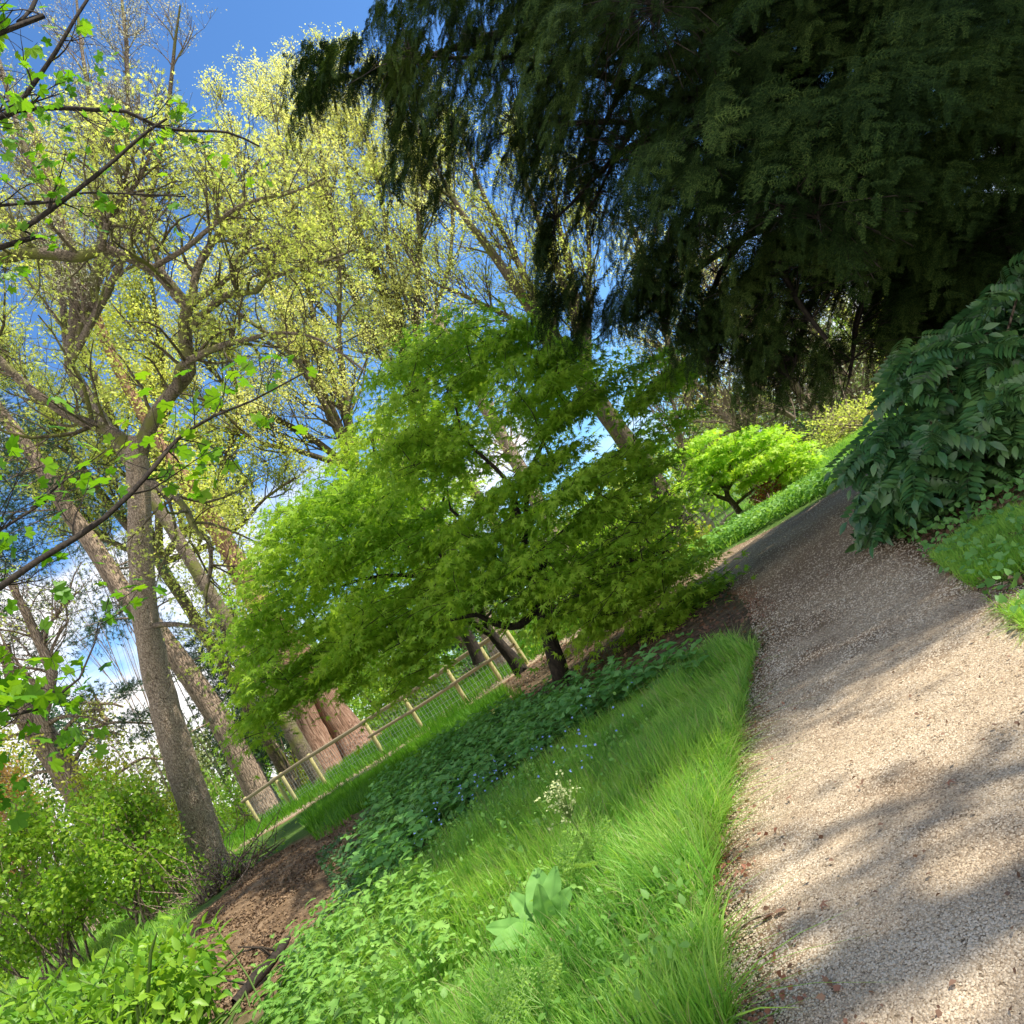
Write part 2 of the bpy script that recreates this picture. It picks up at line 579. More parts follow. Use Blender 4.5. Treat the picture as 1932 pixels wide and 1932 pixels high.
M = {}
M['bark_pale'] = noise_mat('bark_pale', [(.22, .155, .10), (.56, .42, .30), (.76, .61, .46)], (9, 9, 2.4), 4.5, 10, bump=1.0, bdist=.06,
                           pos=[.34, .48, .64], vor=5.0, moss=((.2, .19, .08), 1.3, .64), distort=1.2)
M['bark_brown'] = noise_mat('bark_brown', [(.14, .10, .07), (.38, .28, .20), (.56, .43, .32)], (8, 8, 1.3), 3, 9, bump=1.0, bdist=.05,
                            pos=[.3, .5, .72], vor=2.2, distort=.6)
M['bark_redwood'] = noise_mat('bark_redwood', [(.10, .055, .035), (.34, .19, .125), (.54, .36, .26)], (7, 7, .45), 3, 8, bump=1.0, bdist=.12,
                              pos=[.34, .5, .68], distort=.5)
M['bark_dark'] = noise_mat('bark_dark', [(.012, .010, .009), (.035, .028, .022), (.07, .055, .04)], (10, 10, 4), 3, 6, bump=.5,
                           pos=[.3, .5, .7])
M['bark_branch'] = noise_mat('bark_branch', [(.03, .024, .016), (.095, .075, .045), (.19, .155, .10)], (8, 8, 6), 2.5, 6, bump=.6,
                             pos=[.3, .5, .7], moss=((.12, .12, .03), 1.5, .5))
M['bark_limb'] = noise_mat('bark_limb', [(.05, .04, .027), (.2, .155, .11), (.36, .29, .21)], (8, 8, 6), 2.5, 7, bump=.8, pos=[.3, .5, .7], vor=3.5, moss=((.17, .17, .05), 1.5, .5))
M['twig_pale'] = noise_mat('twig_pale', [(.12, .09, .06), (.28, .22, .15)], (4, 4, 4), 2, 3, bump=.1)
M['twig_white'] = noise_mat('twig_white', [(.3, .25, .19), (.55, .48, .4)], (4, 4, 4), 2, 3, bump=.1)
M['wood_post'] = noise_mat('wood_post', [(.30, .27, .10), (.50, .44, .22)], (18, 18, 5), 3, 5, bump=.2, pos=[.3, .7])
M['wood_rail'] = noise_mat('wood_rail', [(.22, .17, .10), (.42, .35, .22)], (6, 18, 18), 3, 5, bump=.2, pos=[.3, .7])
M['wire'] = noise_mat('wire', [(.25, .27, .27), (.4, .42, .42)], bump=0)
M['maple'] = leaf_mat('maple_leaf', [(.12, .26, .02), (.22, .39, .035), (.37, .53, .06)], .5, .5, spec=.15)
M['maple_back'] = leaf_mat('maple_back_leaf', [(.16, .32, .03), (.30, .45, .05), (.42, .54, .08)], .5, .5)
M['maple_lime'] = leaf_mat('maple_lime_leaf', [(.20, .42, .03), (.36, .58, .045), (.52, .68, .08)], .5, .5)
M['sycamore'] = leaf_mat('sycamore_leaf', [(.05, .16, .01), (.11, .28, .012), (.2, .36, .015)], .5, .45)
M['yellow'] = leaf_mat('yellow_leaf', [(.50, .53, .12), (.72, .72, .22), (.86, .85, .42)], .55, .6, (1.2, 1.2, .8), patch=.25)
M['yellowgreen'] = leaf_mat('yellowgreen_leaf', [(.34, .42, .07), (.54, .60, .12), (.72, .74, .22)], .55, .6, (1.2, 1.2, .8), patch=.3)
M['bud'] = leaf_mat('bud_leaf', [(.4, .37, .22), (.62, .6, .42)], .4, .6, (1.1, 1.1, .9))
M['yew'] = leaf_mat('yew_needle', [(.005, .0105, .0045), (.012, .025, .008), (.027, .056, .014), (.085, .125, .028)], .2, .8, spec=.05, patch=.7)
M['conifer'] = leaf_mat('conifer_needle', [(.02, .05, .025), (.04, .09, .045), (.07, .13, .06)], .2, .5, patch=.6)
M['conifer_light'] = leaf_mat('conifer_light_needle', [(.07, .11, .035), (.15, .19, .06), (.24, .26, .1)], .25, .5, patch=.6)
M['mahonia'] = leaf_mat('mahonia_leaf', [(.018, .062, .020), (.04, .12, .034), (.10, .20, .05)], .12, .36, spec=.55)
M['laurel'] = leaf_mat('laurel_leaf', [(.06, .18, .015), (.14, .31, .025), (.28, .45, .04)], .4, .42, spec=.35)
M['shrub'] = leaf_mat('shrub_leaf', [(.09, .21, .02), (.20, .37, .035), (.38, .52, .06)], .5, .5)
M['shrub_yellow'] = leaf_mat('shrub_yellow_leaf', [(.13, .2, .02), (.28, .34, .03), (.42, .4, .06)], .45, .5)
M['shrub_orange'] = leaf_mat('shrub_orange_leaf', [(.20, .18, .03), (.34, .2, .05), (.42, .22, .09)], .4, .5)
M['shrub_red'] = leaf_mat('shrub_red_leaf', [(.13, .035, .015), (.26, .07, .03), (.35, .12, .05)], .35, .5)
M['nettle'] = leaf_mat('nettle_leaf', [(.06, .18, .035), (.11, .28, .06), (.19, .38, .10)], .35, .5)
M['nettle_lit'] = leaf_mat('nettle_lit_leaf', [(.09, .22, .03), (.17, .36, .06), (.28, .48, .1)], .35, .5)  # brighter copy of the nettle green, sunlight put into the colour
M['dock'] = leaf_mat('dock_leaf', [(.10, .27, .05), (.22, .43, .10)], .35, .6, spec=.2, patch=14)
M['parsley'] = leaf_mat('parsley_leaf', [(.30, .50, .12), (.42, .62, .2)], .5, .5)
M['ivy'] = leaf_mat('ivy_leaf', [(.03, .09, .03), (.06, .15, .04), (.10, .2, .07)], .25, .5)
M['grass'] = leaf_mat('grass_blade', [(.09, .25, .03), (.19, .42, .055), (.40, .60, .12)], .5, .45, (1.4, 1.35, .7), patch=1.6)
M['straw'] = leaf_mat('straw_blade', [(.3, .3, .1), (.5, .46, .22)], .4, .6, (1.1, 1.1, .9))
M['flower'] = leaf_mat('blue_flower', [(.15, .24, .6), (.3, .42, .8)], .2, .6, (1, 1, 1))
M['cream_flower'] = leaf_mat('cream_flower', [(.45, .52, .2), (.65, .68, .35)], .3, .6, (1, 1, 1))
M['litter'] = leaf_mat('dead_leaf', [(.06, .03, .018), (.15, .08, .045), (.27, .16, .10)], .15, .7, (1.2, 1, .8), patch=2)
M['litter_red'] = leaf_mat('dead_leaf_red', [(.13, .05, .025), (.27, .11, .06), (.3, .2, .13)], .15, .7, (1.2, 1, .8), patch=2)
M['chips'] = leaf_mat('gravel_chips', [(.12, .085, .05), (.33, .25, .165), (.50, .40, .275), (.62, .52, .38)], 0.0, .8, patch=3)
M['crumbs'] = leaf_mat('earth_crumbs', [(.06, .035, .02), (.16, .10, .055), (.28, .19, .11)], 0.0, .9, patch=2)
M['stem'] = noise_mat('green_stem', [(.08, .15, .03), (.16, .24, .06)], bump=0)

# ------------------------------------------------------------------ ground
PATH = np.array([(-.1, -3), (-.22, 1.2), (-.24, 2.1), (-.16, 2.8), (.0, 3.3), (.2, 3.8), (.5, 4.6), (.9, 5.7), (1.25, 7.2), (1.6, 9.2),
                 (1.8, 11.2), (1.6, 13.6), (.6, 15.6), (-1.4, 17.0), (-5, 18.4), (-12, 20.5), (-12, 22.0), (-5, 20.0), (-.6, 18.4),
                 (1.4, 16.6), (2.3, 15.2), (3.4, 12.9), (4.6, 11.6), (7.5, 10.8), (12, 10.4), (12, 8.6), (7, 8.7), (4.2, 8.4),
                 (3.0, 7.7), (2.5, 6.9), (2.1, 5.2), (1.75, 4.1), (1.6, 3.1), (1.75, 1.5), (2.0, -3)])

def polar_grid(r, a):
    R_, A_ = np.meshgrid(r, a, indexing='ij')
    X = R_ * np.sin(A_); Y_ = R_ * np.cos(A_)
    n, m = R_.shape
    idx = np.arange(n * m).reshape(n, m)
    q = np.stack([idx[:-1, :-1], idx[:-1, 1:], idx[1:, 1:], idx[1:, :-1]], -1).reshape(-1, 4)
    return X.ravel(), Y_.ravel(), q[:, ::-1]

def vnoise(x, y, sc, seed):
    r = np.random.default_rng(seed)
    o = np.zeros_like(x)
    for k in range(7):
        a = r.uniform(0, 2 * math.pi); f = sc * r.uniform(.6, 1.7); ph = r.uniform(0, 6.28)
        o += np.sin((x * math.cos(a) + y * math.sin(a)) * f + ph)
    return o / 4

def G2(pts): return np.array([G(a, b) for a, b in pts])

LITTER = G2([(1330, 1085), (1180, 1150), (1090, 1180), (1010, 1230), (860, 1290), (830, 1330), (900, 1350), (1010, 1330), (1100, 1290),
             (1250, 1270), (1350, 1220), (1440, 1260), (1470, 1150)])
DIRT = G2([(360, 1745), (450, 1660), (560, 1590), (660, 1540), (700, 1560), (690, 1620), (640, 1700), (600, 1790), (520, 1900), (400, 1932)])

ga = np.radians(np.linspace(-75, 70, 420))
gr = np.concatenate([np.geomspace(0.4, 40, 420), np.geomspace(41.5, 1500, 60)])
gx, gy, gq = polar_grid(gr, ga)
gz = ground_z(gx, gy)
fade = np.clip(gr.repeat(len(ga)) / 3, .4, 1) * (gr.repeat(len(ga)) < 60)
gz = gz + 0.012 * vnoise(gx, gy, 3.1, 1) * fade + 0.006 * vnoise(gx, gy, 9.0, 2) * fade
gp = np.column_stack([gx, gy])
mk = np.where(in_poly(gp, PATH), poly_dist(gp, PATH), 0)
gz = gz - 0.05 * smooth(0.0, 0.35, mk)
ml = in_poly(gp, LITTER); dl = poly_dist(gp, LITTER)
md = in_poly(gp, DIRT); dd = poly_dist(gp, DIRT)
wl = smooth(-.35, .35, np.where(ml, dl, -dl) + .25 * vnoise(gx, gy, 4, 5))
wd = smooth(-.25, .25, np.where(md, dd, -dd) + .2 * vnoise(gx, gy, 5, 6))
gz = gz + wd * (0.05 * vnoise(gx, gy, 5, 8) + 0.02 * vnoise(gx, gy, 17, 9))

def ground_mat():
    m, n = new_mat('ground'); l = n.links.new
    out = n.nodes.new('ShaderNodeOutputMaterial'); pr = n.nodes.new('ShaderNodeBsdfPrincipled')
    tcx = n.nodes.new('ShaderNodeTexCoord')
    nz = n.nodes.new('ShaderNodeTexNoise'); nz.inputs['Scale'].default_value = 9; nz.inputs['Detail'].default_value = 9; nz.inputs['Roughness'].default_value = .7
    l(tcx.outputs['Object'], nz.inputs['Vector'])
    soil = ramp(n, [(.05, .035, .02), (.10, .07, .04), (.19, .13, .075)], [.3, .5, .7])
    earth = ramp(n, [(.075, .045, .025), (.17, .11, .06), (.29, .20, .12)], [.3, .5, .7])
    turf = ramp(n, [(.03, .07, .012), (.07, .13, .02), (.13, .2, .035)], [.3, .5, .7])
    for r_ in (soil, earth, turf): l(nz.outputs['Fac'], r_.inputs['Fac'])
    at = n.nodes.new('ShaderNodeAttribute'); at.attribute_name = 'zone'
    sp = n.nodes.new('ShaderNodeSeparateColor'); l(at.outputs['Color'], sp.inputs['Color'])
    m1 = n.nodes.new('ShaderNodeMixRGB'); m2 = n.nodes.new('ShaderNodeMixRGB')
    l(sp.outputs['Red'], m1.inputs['Fac']); l(turf.outputs['Color'], m1.inputs['Color1']); l(soil.outputs['Color'], m1.inputs['Color2'])
    l(sp.outputs['Green'], m2.inputs['Fac']); l(m1.outputs['Color'], m2.inputs['Color1']); l(earth.outputs['Color'], m2.inputs['Color2'])
    l(m2.outputs['Color'], pr.inputs['Base Color'])
    pr.inputs['Roughness'].default_value = .95; pr.inputs['Specular IOR Level'].default_value = .15
    bp = n.nodes.new('ShaderNodeBump'); bp.inputs['Strength'].default_value = .8; bp.inputs['Distance'].default_value = .04
    l(nz.outputs['Fac'], bp.inputs['Height']); l(bp.outputs['Normal'], pr.inputs['Normal'])
    l(pr.outputs['BSDF'], out.inputs['Surface'])
    return m
go = mesh_obj('ground', np.column_stack([gx, gy, gz]), gq, ground_mat(), smooth_shade=True)
go['kind'] = 'structure'
ca = go.data.color_attributes.new('zone', 'FLOAT_COLOR', 'POINT')
zc = np.zeros((len(gx), 4), np.float32); zc[:, 3] = 1
near_soil = smooth(14, 7, gy) * .6
zc[:, 0] = np.maximum(wl, near_soil); zc[:, 1] = wd
ca.data.foreach_set('color', zc.ravel())

# path: a sheet of compacted stone dust lying on the ground
pa = np.radians(np.linspace(-48, 55, 620)); prr = np.geomspace(0.5, 27, 640)
px_, py_, pq = polar_grid(prr, pa)
pp = np.column_stack([px_, py_])
ins = in_poly(pp, PATH); dpt = poly_dist(pp, PATH)
sdp = np.where(ins, dpt, -dpt) + 0.035 * vnoise(px_, py_, 7, 21) + 0.02 * vnoise(px_, py_, 23, 22)
pz = ground_z(px_, py_) - 0.02 + 0.035 * smooth(-.06, .12, sdp) + 0.006 * vnoise(px_, py_, 2.2, 23) + .003 * vnoise(px_, py_, 11, 24)
pz = np.where(sdp < -0.02, pz - .06, pz)
vk = sdp > -0.12
fk = vk[pq].all(1)
remap = -np.ones(len(px_), int); used = np.unique(pq[fk]); remap[used] = np.arange(len(used))

def path_mat():
    m, n = new_mat('path'); l = n.links.new
    out = n.nodes.new('ShaderNodeOutputMaterial'); pr = n.nodes.new('ShaderNodeBsdfPrincipled')
    tcx = n.nodes.new('ShaderNodeTexCoord')
    big = n.nodes.new('ShaderNodeTexNoise'); big.inputs['Scale'].default_value = 1.4; big.inputs['Detail'].default_value = 6
    l(tcx.outputs['Object'], big.inputs['Vector'])
    vo = n.nodes.new('ShaderNodeTexVoronoi'); vo.inputs['Scale'].default_value = 150
    l(tcx.outputs['Object'], vo.inputs['Vector'])
    vo2 = n.nodes.new('ShaderNodeTexVoronoi'); vo2.inputs['Scale'].default_value = 38; vo2.inputs['Randomness'].default_value = 1
    l(tcx.outputs['Object'], vo2.inputs['Vector'])
    sc1 = n.nodes.new('ShaderNodeSeparateColor'); l(vo.outputs['Color'], sc1.inputs['Color'])
    sc2 = n.nodes.new('ShaderNodeSeparateColor'); l(vo2.outputs['Color'], sc2.inputs['Color'])
    rp = ramp(n, [(.11, .078, .048), (.32, .245, .16), (.46, .365, .25), (.60, .50, .36)], [0, .3, .65, 1])
    ad = n.nodes.new('ShaderNodeMath'); ad.operation = 'MULTIPLY_ADD'; ad.inputs[1].default_value = .75
    l(sc1.outputs['Red'], ad.inputs[0])
    a2 = n.nodes.new('ShaderNodeMath'); a2.operation = 'MULTIPLY'; a2.inputs[1].default_value = .25
    l(sc2.outputs['Green'], a2.inputs[0]); l(a2.outputs[0], ad.inputs[2])
    l(ad.outputs[0], rp.inputs['Fac'])
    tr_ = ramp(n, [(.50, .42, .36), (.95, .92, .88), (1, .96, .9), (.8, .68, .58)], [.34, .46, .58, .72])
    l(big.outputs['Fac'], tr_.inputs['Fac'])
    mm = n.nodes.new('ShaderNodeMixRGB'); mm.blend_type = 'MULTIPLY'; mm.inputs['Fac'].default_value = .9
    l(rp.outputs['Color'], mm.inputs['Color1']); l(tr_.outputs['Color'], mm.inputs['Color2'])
    at = n.nodes.new('ShaderNodeAttribute'); at.attribute_name = 'edge'  # brown of the edges and the painted shade further off
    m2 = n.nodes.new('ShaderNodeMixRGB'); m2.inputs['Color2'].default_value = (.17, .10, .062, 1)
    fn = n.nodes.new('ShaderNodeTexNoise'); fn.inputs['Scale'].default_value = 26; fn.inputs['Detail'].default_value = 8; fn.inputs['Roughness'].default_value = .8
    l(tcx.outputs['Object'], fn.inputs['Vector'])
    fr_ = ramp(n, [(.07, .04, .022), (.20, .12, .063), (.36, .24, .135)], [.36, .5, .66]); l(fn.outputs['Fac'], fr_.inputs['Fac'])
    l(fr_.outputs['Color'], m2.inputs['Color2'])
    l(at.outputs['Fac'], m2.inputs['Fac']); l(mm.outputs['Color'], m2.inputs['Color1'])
    l(m2.outputs['Color'], pr.inputs['Base Color'])
    pr.inputs['Roughness'].default_value = .9; pr.inputs['Specular IOR Level'].default_value = .2
    bp = n.nodes.new('ShaderNodeBump'); bp.inputs['Strength'].default_value = .6; bp.inputs['Distance'].default_value = .006
    l(vo.outputs['Distance'], bp.inputs['Height']); bp.invert = True
    l(bp.outputs['Normal'], pr.inputs['Normal'])
    l(pr.outputs['BSDF'], out.inputs['Surface'])
    return m
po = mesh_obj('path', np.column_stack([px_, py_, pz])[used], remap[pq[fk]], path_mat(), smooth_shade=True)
po['kind'] = 'structure'
ed = po.data.attributes.new('edge', 'FLOAT', 'POINT')
far_shade_brown = smooth(4.6, 7.5, py_) * (1 - smooth(15, 16.5, py_)) * .75  # shade on the far stretch, painted brown into the path colour
ev = np.clip(1 - smooth(0.02, .3, sdp + .08 * vnoise(px_, py_, 13, 31)) + far_shade_brown * (0.75 + .3 * vnoise(px_, py_, 2.6, 33)), 0, .9)[used].astype(np.float32)
ed.data.foreach_set('value', ev)

def path_z(x, y): return ground_z(x, y) + .017

# loose chips on the near path
def scatter(n, poly=None, rmin=1.2, rmax=5, a0=-50, a1=45, power=1.0):
    r = rmin * (rmax / rmin) ** rng.random(n) if power else rng.uniform(rmin, rmax, n)
    a = np.radians(rng.uniform(a0, a1, n))
    p = np.column_stack([r * np.sin(a), r * np.cos(a)])
    if poly is not None: p = p[in_poly(p, poly)]
    return p

T_CHIP = (np.array([(-.5, -.3, 0), (.45, -.4, 0), (.55, .35, .02), (-.35, .5, 0), (-.2, -.05, .42), (.25, .12, .36)], float),
          np.array([(0, 1, 4), (1, 5, 4), (1, 2, 5), (2, 3, 5), (3, 4, 5), (3, 0, 4)]))
cp = scatter(360000, PATH, 1.2, 15, -12, 46)
cp = cp[rng.random(len(cp)) < np.clip(1.25 - np.linalg.norm(cp, axis=1) / 8, .3, 1)]
def pz_at(x, y): return ground_z(x, y) - .02 + .035 + 0.006 * vnoise(x, y, 2.2, 23) + .003 * vnoise(x, y, 11, 24)
n = len(cp)
dist = np.linalg.norm(cp, axis=1)
V, Fa = place(*T_CHIP, np.column_stack([cp, pz_at(cp[:, 0], cp[:, 1])]), frames(np.column_stack([rng.normal(size=(n, 2)), np.zeros(n)]), np.tile([0, 0, 1.], (n, 1)) + rng.normal(size=(n, 3)) * .3),
              rng.uniform(.0035, .0085, n) * np.clip(dist / 3.2, .9, 2.2))
tag(mesh_obj('gravel', V, Fa, M['chips']), 'loose pale gravel chips lying on the path', kind='stuff')

# ------------------------------------------------------------------ grass
def blades(pts, hmin, hmax, width, lean=0.5, seg=3, zf=ground_z, curl=.7):
    n = len(pts)
    h = rng.uniform(hmin, hmax, n) * (1 + .3 * vnoise(pts[:, 0], pts[:, 1], 7, 77))
    az = 2.5 * vnoise(pts[:, 0], pts[:, 1], 1.6, 78) + .9 * vnoise(pts[:, 0], pts[:, 1], 7, 79) + rng.normal(size=n) * 1.1
    lx = np.cos(az); ly = np.sin(az)
    ln = np.abs(rng.normal(size=n)) * lean
    t = np.linspace(0, 1, seg + 1)
    V = np.zeros((n, 2 * seg + 1, 3))
    wdir = np.column_stack([-ly, lx]) * 1.0
    tw = rng.uniform(-.8, .8, n)
    wd_ = np.column_stack([wdir[:, 0] * np.cos(tw) - wdir[:, 1] * np.sin(tw), wdir[:, 0] * np.sin(tw) + wdir[:, 1] * np.cos(tw)])
    for i, tt in enumerate(t):
        off = (ln * h) * (tt ** 1.8)
        zz = h * (tt - curl * .45 * ln * tt ** 2.2)
        c = np.column_stack([pts[:, 0] + lx * off, pts[:, 1] + ly * off, zz])
        w = width * (1 - tt ** 1.6) * .5 * rng.uniform(.8, 1.2, n)
        if i < seg:
            V[:, 2 * i] = c - np.column_stack([wd_ * w[:, None], np.zeros(n)])
            V[:, 2 * i + 1] = c + np.column_stack([wd_ * w[:, None], np.zeros(n)])
        else: V[:, 2 * seg] = c
    V[:, :, 2] += zf(pts[:, 0], pts[:, 1])[:, None] - .005
    f = []
    for i in range(seg - 1):
        a = 2 * i; f += [(a, a + 1, a + 3), (a, a + 3, a + 2)]
    a = 2 * (seg - 1); f += [(a, a + 1, a + 2)]
    f = np.array(f)
    Fa = (f[None] + (np.arange(n) * (2 * seg + 1))[:, None, None]).reshape(-1, 3)
    return V.reshape(-1, 3), Fa

GRASS_NEAR = G2([(1400, 1990), (1355, 1700), (1390, 1450), (1430, 1235), (1340, 1235), (1200, 1340), (1010, 1480), (880, 1580), (760, 1700), (640, 1800), (560, 1932), (800, 2080)])
GRASS_NEAR = np.vstack([GRASS_NEAR])
def clump_filter(p, sc, thr, seed):
    k = vnoise(p[:, 0], p[:, 1], sc, seed) + rng.normal(size=len(p)) * .35
    return p[k > thr]
parts = []
gpn = poly_sample(GRASS_NEAR, 170000)
w_ = np.linalg.norm(gpn, axis=1)
gpn = gpn[rng.random(len(gpn)) < np.clip(1.15 - (w_ - 2) * .06, .35, 1)]
gpn = clump_filter(gpn, 6, -1.2, 41)
gpn = gpn[rng.random(len(gpn)) < .55 + .5 * vnoise(gpn[:, 0], gpn[:, 1], 13, 45)]
parts.append(blades(gpn, .06, .22, .0062, .9, 4))
brd = poly_sample(GRASS_NEAR, 9000)
V, Fa = blades(brd, .08, .24, .012, 1.0, 4)
tag(mesh_obj('broad_grass', V, Fa, M['grass']), 'broad-bladed coarse grass among the finer grass', kind='stuff')
dry = poly_sample(GRASS_NEAR, 9000)
V, Fa = blades(dry, .08, .24, .004, 1.0, 4)
tag(mesh_obj('dry_grass', V, Fa, M['straw']), 'scattered straw-coloured blades in the green grass', kind='stuff')
wd0 = poly_sample(GRASS_NEAR, 9000); wd0 = wd0[vnoise(wd0[:, 0], wd0[:, 1], 3.2, 97) + .4 * rng.normal(size=len(wd0)) > .35]; nw = len(wd0)
V, Fa = place(*T_OVATE3, np.column_stack([wd0, ground_z(wd0[:, 0], wd0[:, 1]) + rng.uniform(.05, .2, nw)]), frames(rng.normal(size=(nw, 3)) + [0, 0, .4], np.tile([0, 0, 1.], (nw, 1)) + rng.normal(size=(nw, 3)) * .4), rng.uniform(.015, .04, nw))
tag(mesh_obj('weeds', V, Fa, M['nettle_lit']), 'small broad-leaved weeds mixed into the grass', kind='stuff')
# fringe hanging over the path edge
el = PATH[1:8]
fr = []
for a, b in zip(el[:-1], el[1:]):
    t = rng.random(1600)[:, None]
    nn = np.array([-(b - a)[1], (b - a)[0]]); nn = nn / np.linalg.norm(nn)
    fr.append(a + (b - a) * t + nn * (rng.random(1600)[:, None] * .22 - .03) * 1.0)
fr = np.concatenate(fr)
fr = clump_filter(fr, 9, -.1, 43)
parts.append(blades(fr, .03, .12, .0038, .8, 3))
V, Fa = combine(parts)
tag(mesh_obj('grass', V, Fa, M['grass']), 'long bright green grass beside the gravel path', kind='stuff')

# coarser turf further off
def turf(name, poly, n, hmin, hmax, width, mat, label, lean=.5):
    p = poly_sample(poly, n)
    p = p[poly_dist(p, poly) > .35 + .5 * vnoise(p[:, 0], p[:, 1], 3.3, 95) + rng.normal(size=n) * .2]
    p = p[vnoise(p[:, 0], p[:, 1], 4, 96) + rng.normal(size=len(p)) * .4 > -.75]
    V, Fa = blades(p, hmin, hmax, width, lean, 2)
    return tag(mesh_obj(name, V, Fa, mat), label, kind='stuff')
M['grass_shade'] = leaf_mat('grass_shaded', [(.03, .12, .006), (.07, .22, .010), (.16, .34, .02)], .45, .5, (1.4, 1.4, .6), patch=.8)  # darker copy of the grass green with shade put into the colour
MEADOW = G2([(560, 1545), (740, 1440), (860, 1350), (960, 1300), (1000, 1320), (900, 1370), (780, 1440), (700, 1530), (600, 1590)])
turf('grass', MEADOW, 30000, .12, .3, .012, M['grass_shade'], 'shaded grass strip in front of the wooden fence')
turf('grass', np.array([(-24, 9), (-9, 6.0), (-6.5, 9), (-7.5, 15), (-12, 24), (-30, 26)]), 60000, .1, .26, .016, M['grass'], 'sunlit rough lawn falling away on the left')
turf('grass', np.array([(4.7, 12), (3.5, 13.3), (2.3, 15.8), (0, 18.6), (0, 24), (9, 24), (14, 13)]), 45000, .08, .22, .014, M['grass'], 'bright grass verge beyond the bend of the path')
TUFT = G2([(1760, 1060), (1830, 1110), (1900, 1165), (1990, 1230), (2090, 1130), (1990, 930), (1860, 970)])
tuft = poly_sample(TUFT, 52000)
tuft = tuft[(vnoise(tuft[:, 0], tuft[:, 1], 5, 91) + .6 * vnoise(tuft[:, 0], tuft[:, 1], 14, 92)) > rng.normal(size=len(tuft)) * .35 + .25 - .5 * smooth(0, .5, poly_dist(tuft, TUFT))]
V, Fa = blades(tuft, .03, .10, .005, 1.1, 3)
tag(mesh_obj('grass', V, Fa, M['grass']), 'tuft of green grass below the glossy evergreen shrub', kind='stuff')
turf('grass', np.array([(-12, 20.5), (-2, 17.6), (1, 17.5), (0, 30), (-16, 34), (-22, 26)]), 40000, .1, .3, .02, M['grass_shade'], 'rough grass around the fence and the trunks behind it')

# leaf litter & earth crumbs
def flakes(name, pts, size, mat, label, tm=T_OVATE3, tilt=.5, zf=ground_z, lift=.01):
    n = len(pts)
    V, Fa = place(*tm, np.column_stack([pts, zf(pts[:, 0], pts[:, 1]) + lift]), frames(np.column_stack([rng.normal(size=(n, 2)), rng.normal(size=n) * .3]), np.tile([0, 0, 1.], (n, 1)) + rng.normal(size=(n, 3)) * tilt),
                  rng.uniform(.5, 1.2, n) * size)
    return tag(mesh_obj(name, V, Fa, mat), label, kind='stuff')
flakes('leaf_litter', poly_sample(LITTER, 16000), .05, M['litter'], 'brown leaf litter on the bank under the maples')
eg = []
for a, b in zip(PATH[1:9], PATH[2:10]):
    t = rng.random(360)[:, None]
    nn = np.array([(b - a)[1], -(b - a)[0]]); nn = nn / np.linalg.norm(nn)
    eg.append(a + (b - a) * t + nn * np.abs(rng.normal(size=360))[:, None] * .11)
flakes('leaf_litter', clump_filter(np.concatenate(eg), 5, .05, 51), .021, M['litter_red'], 'reddish dead leaves gathered along the path edge', zf=path_z, lift=.012)
UNDER = G2([(1650, 980), (1760, 1070), (1850, 1125), (1960, 1210), (2060, 1150), (1960, 900), (1750, 930)])
flakes('leaf_litter', poly_sample(UNDER, 2600), .035, M['litter'], 'brown dead leaves on the soil under the glossy evergreen shrub', lift=.02)
wu = poly_sample(UNDER, 900); nu = len(wu)
V, Fa = place(*T_HEART, np.column_stack([wu, ground_z(wu[:, 0], wu[:, 1]) + rng.uniform(.02, .12, nu)]), frames(rng.normal(size=(nu, 3)) + [0, 0, .3], np.tile([0, -.4, 1.], (nu, 1)) + rng.normal(size=(nu, 3)) * .4), rng.uniform(.02, .05, nu))
tag(mesh_obj('weeds', V, Fa, M['nettle']), 'small broad-leaved weeds under the glossy evergreen shrub', kind='stuff')
pr_ = scatter(900, PATH, 1.3, 12, -10, 42)
flakes('leaf_litter', pr_, .018, M['litter'], 'scattered dead leaf scraps over the gravel path', zf=path_z, lift=.012)
dpts = poly_sample(DIRT, 26000)
def dirt_z(x, y): return ground_z(x, y) + 0.05 * vnoise(x, y, 5, 8) + 0.02 * vnoise(x, y, 17, 9)
nn_ = len(dpts)
V, Fa = place(*T_CHIP, np.column_stack([dpts, dirt_z(dpts[:, 0], dpts[:, 1])]), frames(rng.normal(size=(nn_, 3)), rng.normal(size=(nn_, 3))), rng.uniform(.008, .035, nn_))
tag(mesh_obj('earth_crumbs', V, Fa, M['crumbs']), 'crumbly brown earth on the bare bank', kind='stuff')

# ------------------------------------------------------------------ fence
FA, FB = np.array([-12.4, 25.4]), np.array([-1.2, 17.6])
def on_fence(px, py):
    d = ray(px, py)           # where the sight line crosses the fence's line on the ground
    e = FB - FA
    # FA + s e = Y*(dx,1)
    A = np.array([[e[0], -d[0]], [e[1], -1.0]])
    s, Yv = np.linalg.solve(A, -FA)
    return FA + e * s
fx = [on_fence(a, b) for a, b in [(470, 1520), (540, 1505), (600, 1455), (698, 1380), (770, 1330), (853, 1280), (925, 1252), (978, 1226)]]
fence = empty('wooden_fence', (*fx[0], float(ground_z(*fx[0]))), 'low pale timber fence of round posts and rails with wire mesh, before the red-barked trunk', 'fence')
tops = []
def fence_post(q, h=1.02, lean=0.0):
    tb = Tubes(); z = float(ground_z(*q))
    tb.add([(q[0], q[1], z - .2), (q[0], q[1], z + h * .5), (q[0], q[1], z + h - .01), (q[0], q[1], z + h)], [.055, .053, .052, .02], 10, .02)
    tb.build('post', M['wood_post'], fence)
    return np.array([q[0], q[1], z + h])
edir = (FB - FA) / np.linalg.norm(FB - FA); ndir = np.array([edir[1], -edir[0]])
if ndir[1] > 0: ndir = -ndir
for i, q in enumerate(fx):
    tops.append(fence_post(q))
    if i == 1: fence_post(q + edir * .22 - ndir * .1)
